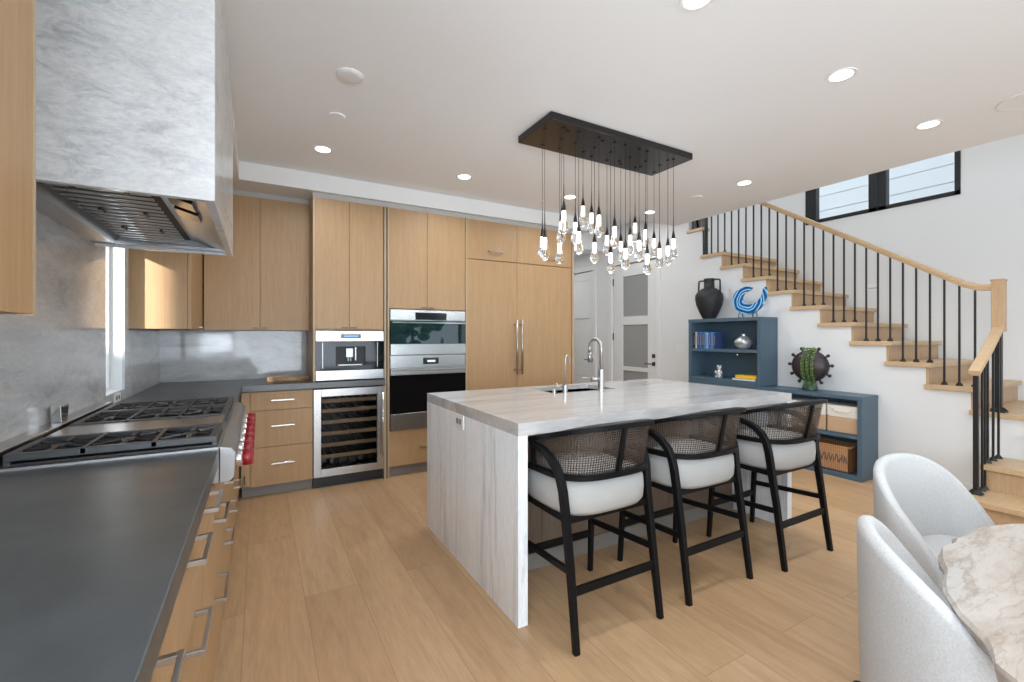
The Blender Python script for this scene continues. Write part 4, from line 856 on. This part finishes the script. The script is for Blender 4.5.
# lying books
yel = mat('yellow_cover', (.85, .50, .02), .4)
t_ = thing('book', 'white-paged book lying under the yellow book', 'book', (4.78, 3.06, .8085), 0, 'stacked books on the hutch lower shelf')
MB().box(4.69, 4.87, 2.925, 3.20, .8090, .812).box(4.69, 4.87, 2.925, 3.20, .830, .833).build('cover', mat('grey_cover', (.35, .33, .30), .5), t_); MB().box(4.693, 4.86, 2.93, 3.195, .812, .830).build('pages', 'socket', t_)
t_ = thing('book', 'bright yellow book lying on top of the lower shelf stack', 'book', (4.78, 3.05, .834), 0, 'stacked books on the hutch lower shelf')
MB().box(4.70, 4.87, 2.92, 3.165, .8335, .837).box(4.70, 4.87, 2.92, 3.165, .864, .868).box(4.70, 4.704, 2.92, 3.165, .8335, .868).build('cover', yel, t_); MB().box(4.704, 4.865, 2.925, 3.16, .837, .864).build('pages', 'socket', t_)
# spiky round vase with trailing plant
t_ = thing('studded_vase', 'round brown-black studded vase holding a trailing green plant', 'vase', (4.83, 2.44, .762), 0, local=True)
m = mat('dark_brown_ceramic', (.030, .020, .022), .4); M['brownc'] = m
MB().ball((0, 0, .245), .172, (.62, 1, .93), 32).build('body', 'brownc', t_, smooth=True)
m = mat('green_glazed_foot', (.02, .05, .035), .3); M['gfoot'] = m
MB().lathe([(0, 0), (.070, 0), (.072, .006), (.060, .05), (.050, .10), (0, .11)], (0, 0, 0), 24).build('foot', 'gfoot', t_, smooth=True)
for k in range(11):
    a = R(-60) + k * R(300) / 10; a = R(90) + R(24) + (k) * R(312) / 10
    if k in (): continue
    MB().tube([(0, .165 * cos(a), .245 + .152 * sin(a)), (0, .19 * cos(a), .245 + .178 * sin(a))], .010, 8).ball((0, .2 * cos(a), .245 + .188 * sin(a)), .017, seg=10).build('stud', 'brownc', t_, smooth=True)
m = mat('succulent_green', (.10, .22, .05), .5); v = coords(m, (1, 1, 1)); setc(m, ramp(m, noise(m, v, 40, 2), [(.3, (.05, .13, .03)), (.7, (.22, .36, .09))])); M['leaf'] = m
pt = thing('trailing_plant', 'green string-of-beads plant trailing down the round studded vase', 'plant', (4.83, 2.44, 1.15), 0, local=True)
for k in range(6):
    yy = (-.078, -.066, -.034, -.022, .010, .022)[k]; g = MB(); zend = (-.36, -.30, -.37, -.33, -.365, -.28)[k]; z = .035
    while z > zend:
        zz = 1.15 + z - .762; dd = (zz - .245) / .16
        ex = .107 * math.sqrt(max(0, 1 - dd * dd)) if abs(dd) < 1 else .02
        if z < -.22: ex = max(ex, .062)
        x = -(ex + .012)
        for s in (-1, 1): g.ball((x + random.uniform(-.003, .003), yy + s * .0055 + random.uniform(-.002, .002), z + random.uniform(-.003, .003)), .0054, (1, 1, .8), 6)
        z -= .014
    g.build('strand', 'leaf', pt, smooth=True)
g = MB()
for k in range(24): g.ball((random.uniform(-.05, .02), random.uniform(-.06, .06), .02 + random.uniform(0, .018)), .009, seg=6)
g.build('crown_leaves', 'leaf', pt, smooth=True)
# storage bins in the console
lin = mat('cream_linen', (.72, .68, .61), .9); kraft = mat('tan_linen', (.50, .33, .20), .9)
def fbin(y0, y1, lab):
    b2 = thing('storage_bin', lab, 'bin', (4.82, (y0 + y1) / 2, .409), 0, 'two-tone fabric bins in the console')
    MB().box(4.70, 4.95, y0, y1, .410, .552).build('lower_band', kraft, b2, bevel=.008)
    MB().box(4.70, 4.95, y0, y1, .552, .662).build('upper_band', lin, b2, bevel=.008)
    ym = (y0 + y1) / 2
    MB().tube([(4.699, ym + .08, .625), (4.690, ym + .05, .61), (4.688, ym, .605), (4.690, ym - .05, .61), (4.699, ym - .08, .625)], .006, 6).build('rope_handle', lin, b2, smooth=True)
fbin(1.975, 2.225, 'two-tone linen storage bin at the right end of the console'); fbin(2.24, 2.49, 'two-tone linen storage bin half hidden left of its twin'); fbin(2.505, 2.755, 'two-tone linen storage bin hidden deepest behind the bar stools')
m = mat('woven_rattan', (.45, .22, .09), .6); n, l, b = nodes(m); v = coords(m, (1, 1, 1)); wv = n.new('ShaderNodeTexWave'); wv.bands_direction = 'Z'; wv.inputs['Scale'].default_value = 26; l.new(v, wv.inputs['Vector'])
w2 = n.new('ShaderNodeTexWave'); w2.bands_direction = 'Y'; w2.inputs['Scale'].default_value = 20; l.new(v, w2.inputs['Vector'])
setc(m, mix(m, .5, ramp(m, wv.outputs['Fac'], [(.2, (.25, .10, .035)), (.8, (.58, .31, .14))]), ramp(m, w2.outputs['Fac'], [(.2, (.30, .13, .05)), (.8, (.62, .34, .15))]))); bump(m, wv.outputs['Fac'], .6, .01); M['rattan'] = m
t_ = thing('wicker_basket', 'orange-brown wicker basket with a dark zigzag band on the console floor', 'basket', (4.82, 2.29, .046), 0)
a, b_ = 2.04, 2.46
MB().box(4.70, 4.715, a, b_, .047, .275).box(4.935, 4.95, a, b_, .047, .275).box(4.70, 4.95, a, a + .015, .047, .275).box(4.70, 4.95, b_ - .015, b_, .047, .275).box(4.70, 4.95, a, b_, .047, .06).build('basket_body', 'rattan', t_, bevel=.004)
MB().tube([(4.705, a, .278), (4.705, b_, .278), (4.945, b_, .278), (4.945, a, .278), (4.705, a, .278)], .008, 8).build('rim', 'rattan', t_, smooth=True)
z_ = MB()
for k in range(22):
    y = a + .02 + k * .0175; dz = .012 * ((k * 7) % 3 - 1); ln = (.05, .07, .06)[k % 3]
    z_.box(4.6965, 4.70, y, y + .007, .165 + dz - ln / 2, .165 + dz + ln / 2, rot=Matrix.Rotation(R((-12, 10, 0, 16)[k % 4]), 3, 'X'))
z_.build('woven_zigzag_band', 'slot', t_)

# ================================================================== DINING TABLE AND CHAIRS
t_ = thing('dining_table', 'rough-edged cream and brown stone dining table top at lower right', 'dining table', (2.4, -.1, 0))
out = [(1.487, .448), (1.54, .462), (1.60, .462), (1.735, .46), (1.79, .461), (1.85, .443), (1.94, .40), (2.3, .41), (2.9, .39), (3.15, .36), (3.2, -.1), (3.15, -.55), (2.6, -.62), (2.0, -.60), (1.3, -.60), (.98, -.5), (.93, -.2), (.95, .05), (1.0, .19), (1.06, .25), (1.145, .283), (1.20, .335), (1.274, .384), (1.40, .418)]
rj = random.Random(3)
fine = []
for i, p in enumerate(out):
    q = out[(i + 1) % len(out)]; n_ = max(1, int(math.dist(p, q) / .045))
    for k in range(n_):
        u = k / n_; fine.append((p[0] + (q[0] - p[0]) * u + rj.uniform(-.006, .006), p[1] + (q[1] - p[1]) * u + rj.uniform(-.006, .006)))
def inset(d, j, z):
    cx_, cy_ = 2.1, -.1; r_ = []
    for x, y in fine:
        v_ = Vector((cx_ - x, cy_ - y)); v_.normalize(); dd = d + rj.uniform(-j, j); r_.append((x + v_.x * dd, y + v_.y * dd, z + rj.uniform(-j, j) * .3))
    return r_
MB().ring_loft([inset(.045, .008, .695), inset(.02, .008, .712), inset(.006, .009, .735), inset(.0, .004, .752), inset(.008, .001, .7585)]).build('stone_top', 'stone', t_, smooth='auto')
MB().box(1.85, 2.65, -.34, -.08, .0, .695).build('pedestal', 'stone', t_, bevel=.02)

t_ = thing('dining_chair', 'light grey boucle dining chair farther from the camera, beside the stairs', 'dining chair', (0, 0, 0), 0, 'boucle dining chairs at the stone table', local=True)
CH = dict(hw=.305, hd=.170, zb=.784, za=.467, p=2.39)
def shell_pt(a, inner, u):
    """a: angle from the back centre, u: 0 at seat underside .. 1 at rim"""
    e = 1.0; hw, hd = CH['hw'], CH['hd']
    t1_ = .040 + .07 * (1 - u)
    if inner: hw -= t1_; hd -= t1_
    s_ = abs(a) / R(125)
    if abs(a) <= pi / 2: x = hw * math.copysign(abs(sin(a)) ** e, sin(a)); y = hd * abs(cos(a)) ** e
    else: x = hw * math.copysign(1, a); y = -.115 * (abs(a) - pi / 2) / R(35)
    zr = CH['zb'] - (CH['zb'] - CH['za']) * s_ ** CH['p']
    z = .30 + (zr - .30) * u
    fl = 1 - .06 * (1 - u) ** 1.5
    return (x * fl, y * fl + (.0 if abs(a) > pi / 2 else 0), z)
rings = []
NA, NU = 49, 9
for i in range(NA):
    a = R(-125) + R(250) * i / (NA - 1); ring = []
    for k in range(NU): ring.append(Vector(shell_pt(a, False, k / (NU - 1))))
    o_, i_ = Vector(shell_pt(a, False, 1)), Vector(shell_pt(a, True, 1)); mid = (o_ + i_) / 2; rad = (o_ - i_).length / 2
    dirn = (o_ - i_).normalized()
    for g in range(1, 6):
        g_ = pi * g / 6; ring.append(mid + dirn * (rad * cos(g_)) + Vector((0, 0, rad * sin(g_))))
    for k in range(NU - 1, -1, -1): ring.append(Vector(shell_pt(a, True, k / (NU - 1))))
    rings.append([tuple(v_) for v_ in ring])
MB().ring_loft(rings).build('back_shell', 'boucle', t_, smooth=True)
rings = []
def sr(k, z, cy=-.01): return [((CH['hw'] - .05) * k * math.copysign(abs(cos(a)) ** .7, cos(a)), cy - .02 + (CH['hd'] - .035) * k * math.copysign(abs(sin(a)) ** .7, sin(a)), z) for a in [2 * pi * i / 36 for i in range(36)]]
MB().ring_loft([sr(.80, .29), sr(.95, .31), sr(.99, .37), sr(1.0, .43), sr(.96, .46), sr(.7, .475), sr(.01, .478)]).build('seat', 'boucle', t_, smooth=True)
for x in (-.15, .15):
    for y in (-.14, .14): MB().tube([(x, y, .30), (x * 1.15, y * 1.15, 0)], [.02, .012], 10).build('leg', 'blackwood', t_, smooth=True)
t_.location = (2.323, .708, 0); t_.rotation_euler = (0, 0, -.017)
dup(t_, 'light grey boucle dining chair nearest the camera, at lower right', (1.457, .423, 0), .594)

# greenery outside the rear glazing (mirrored in the upper oven window)
m = mat('hedge_leaves', (.05, .14, .05), .7); v = coords(m, (1, 1, 1)); setc(m, ramp(m, noise(m, v, 4, 5, .7), [(.35, (.015, .05, .03)), (.65, (.12, .26, .10))])); M['hedge'] = m
rj = random.Random(11)
for i, x in enumerate((-.5, 4.4, 9.3)):
    t_ = thing('garden_tree', 'leafy tree outside the rear glazing, behind the viewpoint', 'tree', (x, -9, 0), 0, 'garden trees behind the viewpoint')
    g = MB()
    for k in range(110): g.ball((x + max(-1.9, min(1.9, rj.gauss(0, 1.0))), -9 + rj.gauss(0, .6), 1.7 + rj.gauss(0, .8)), rj.uniform(.15, .4), (1, 1, .7), 6)
    g.build('crown', 'hedge', t_); MB().tube([(x, -9, 0), (x + .1, -9, 2.2)], [.12, .07], 8).build('trunk', 'slot', t_)
struct('ground', MB().box(-12, 12, -16, -5, -.15, -.05), mat('patio_stone', (.45, .43, .40), .8))
for o in list(bpy.data.objects):
    if '_abs' in o: del o['_abs']
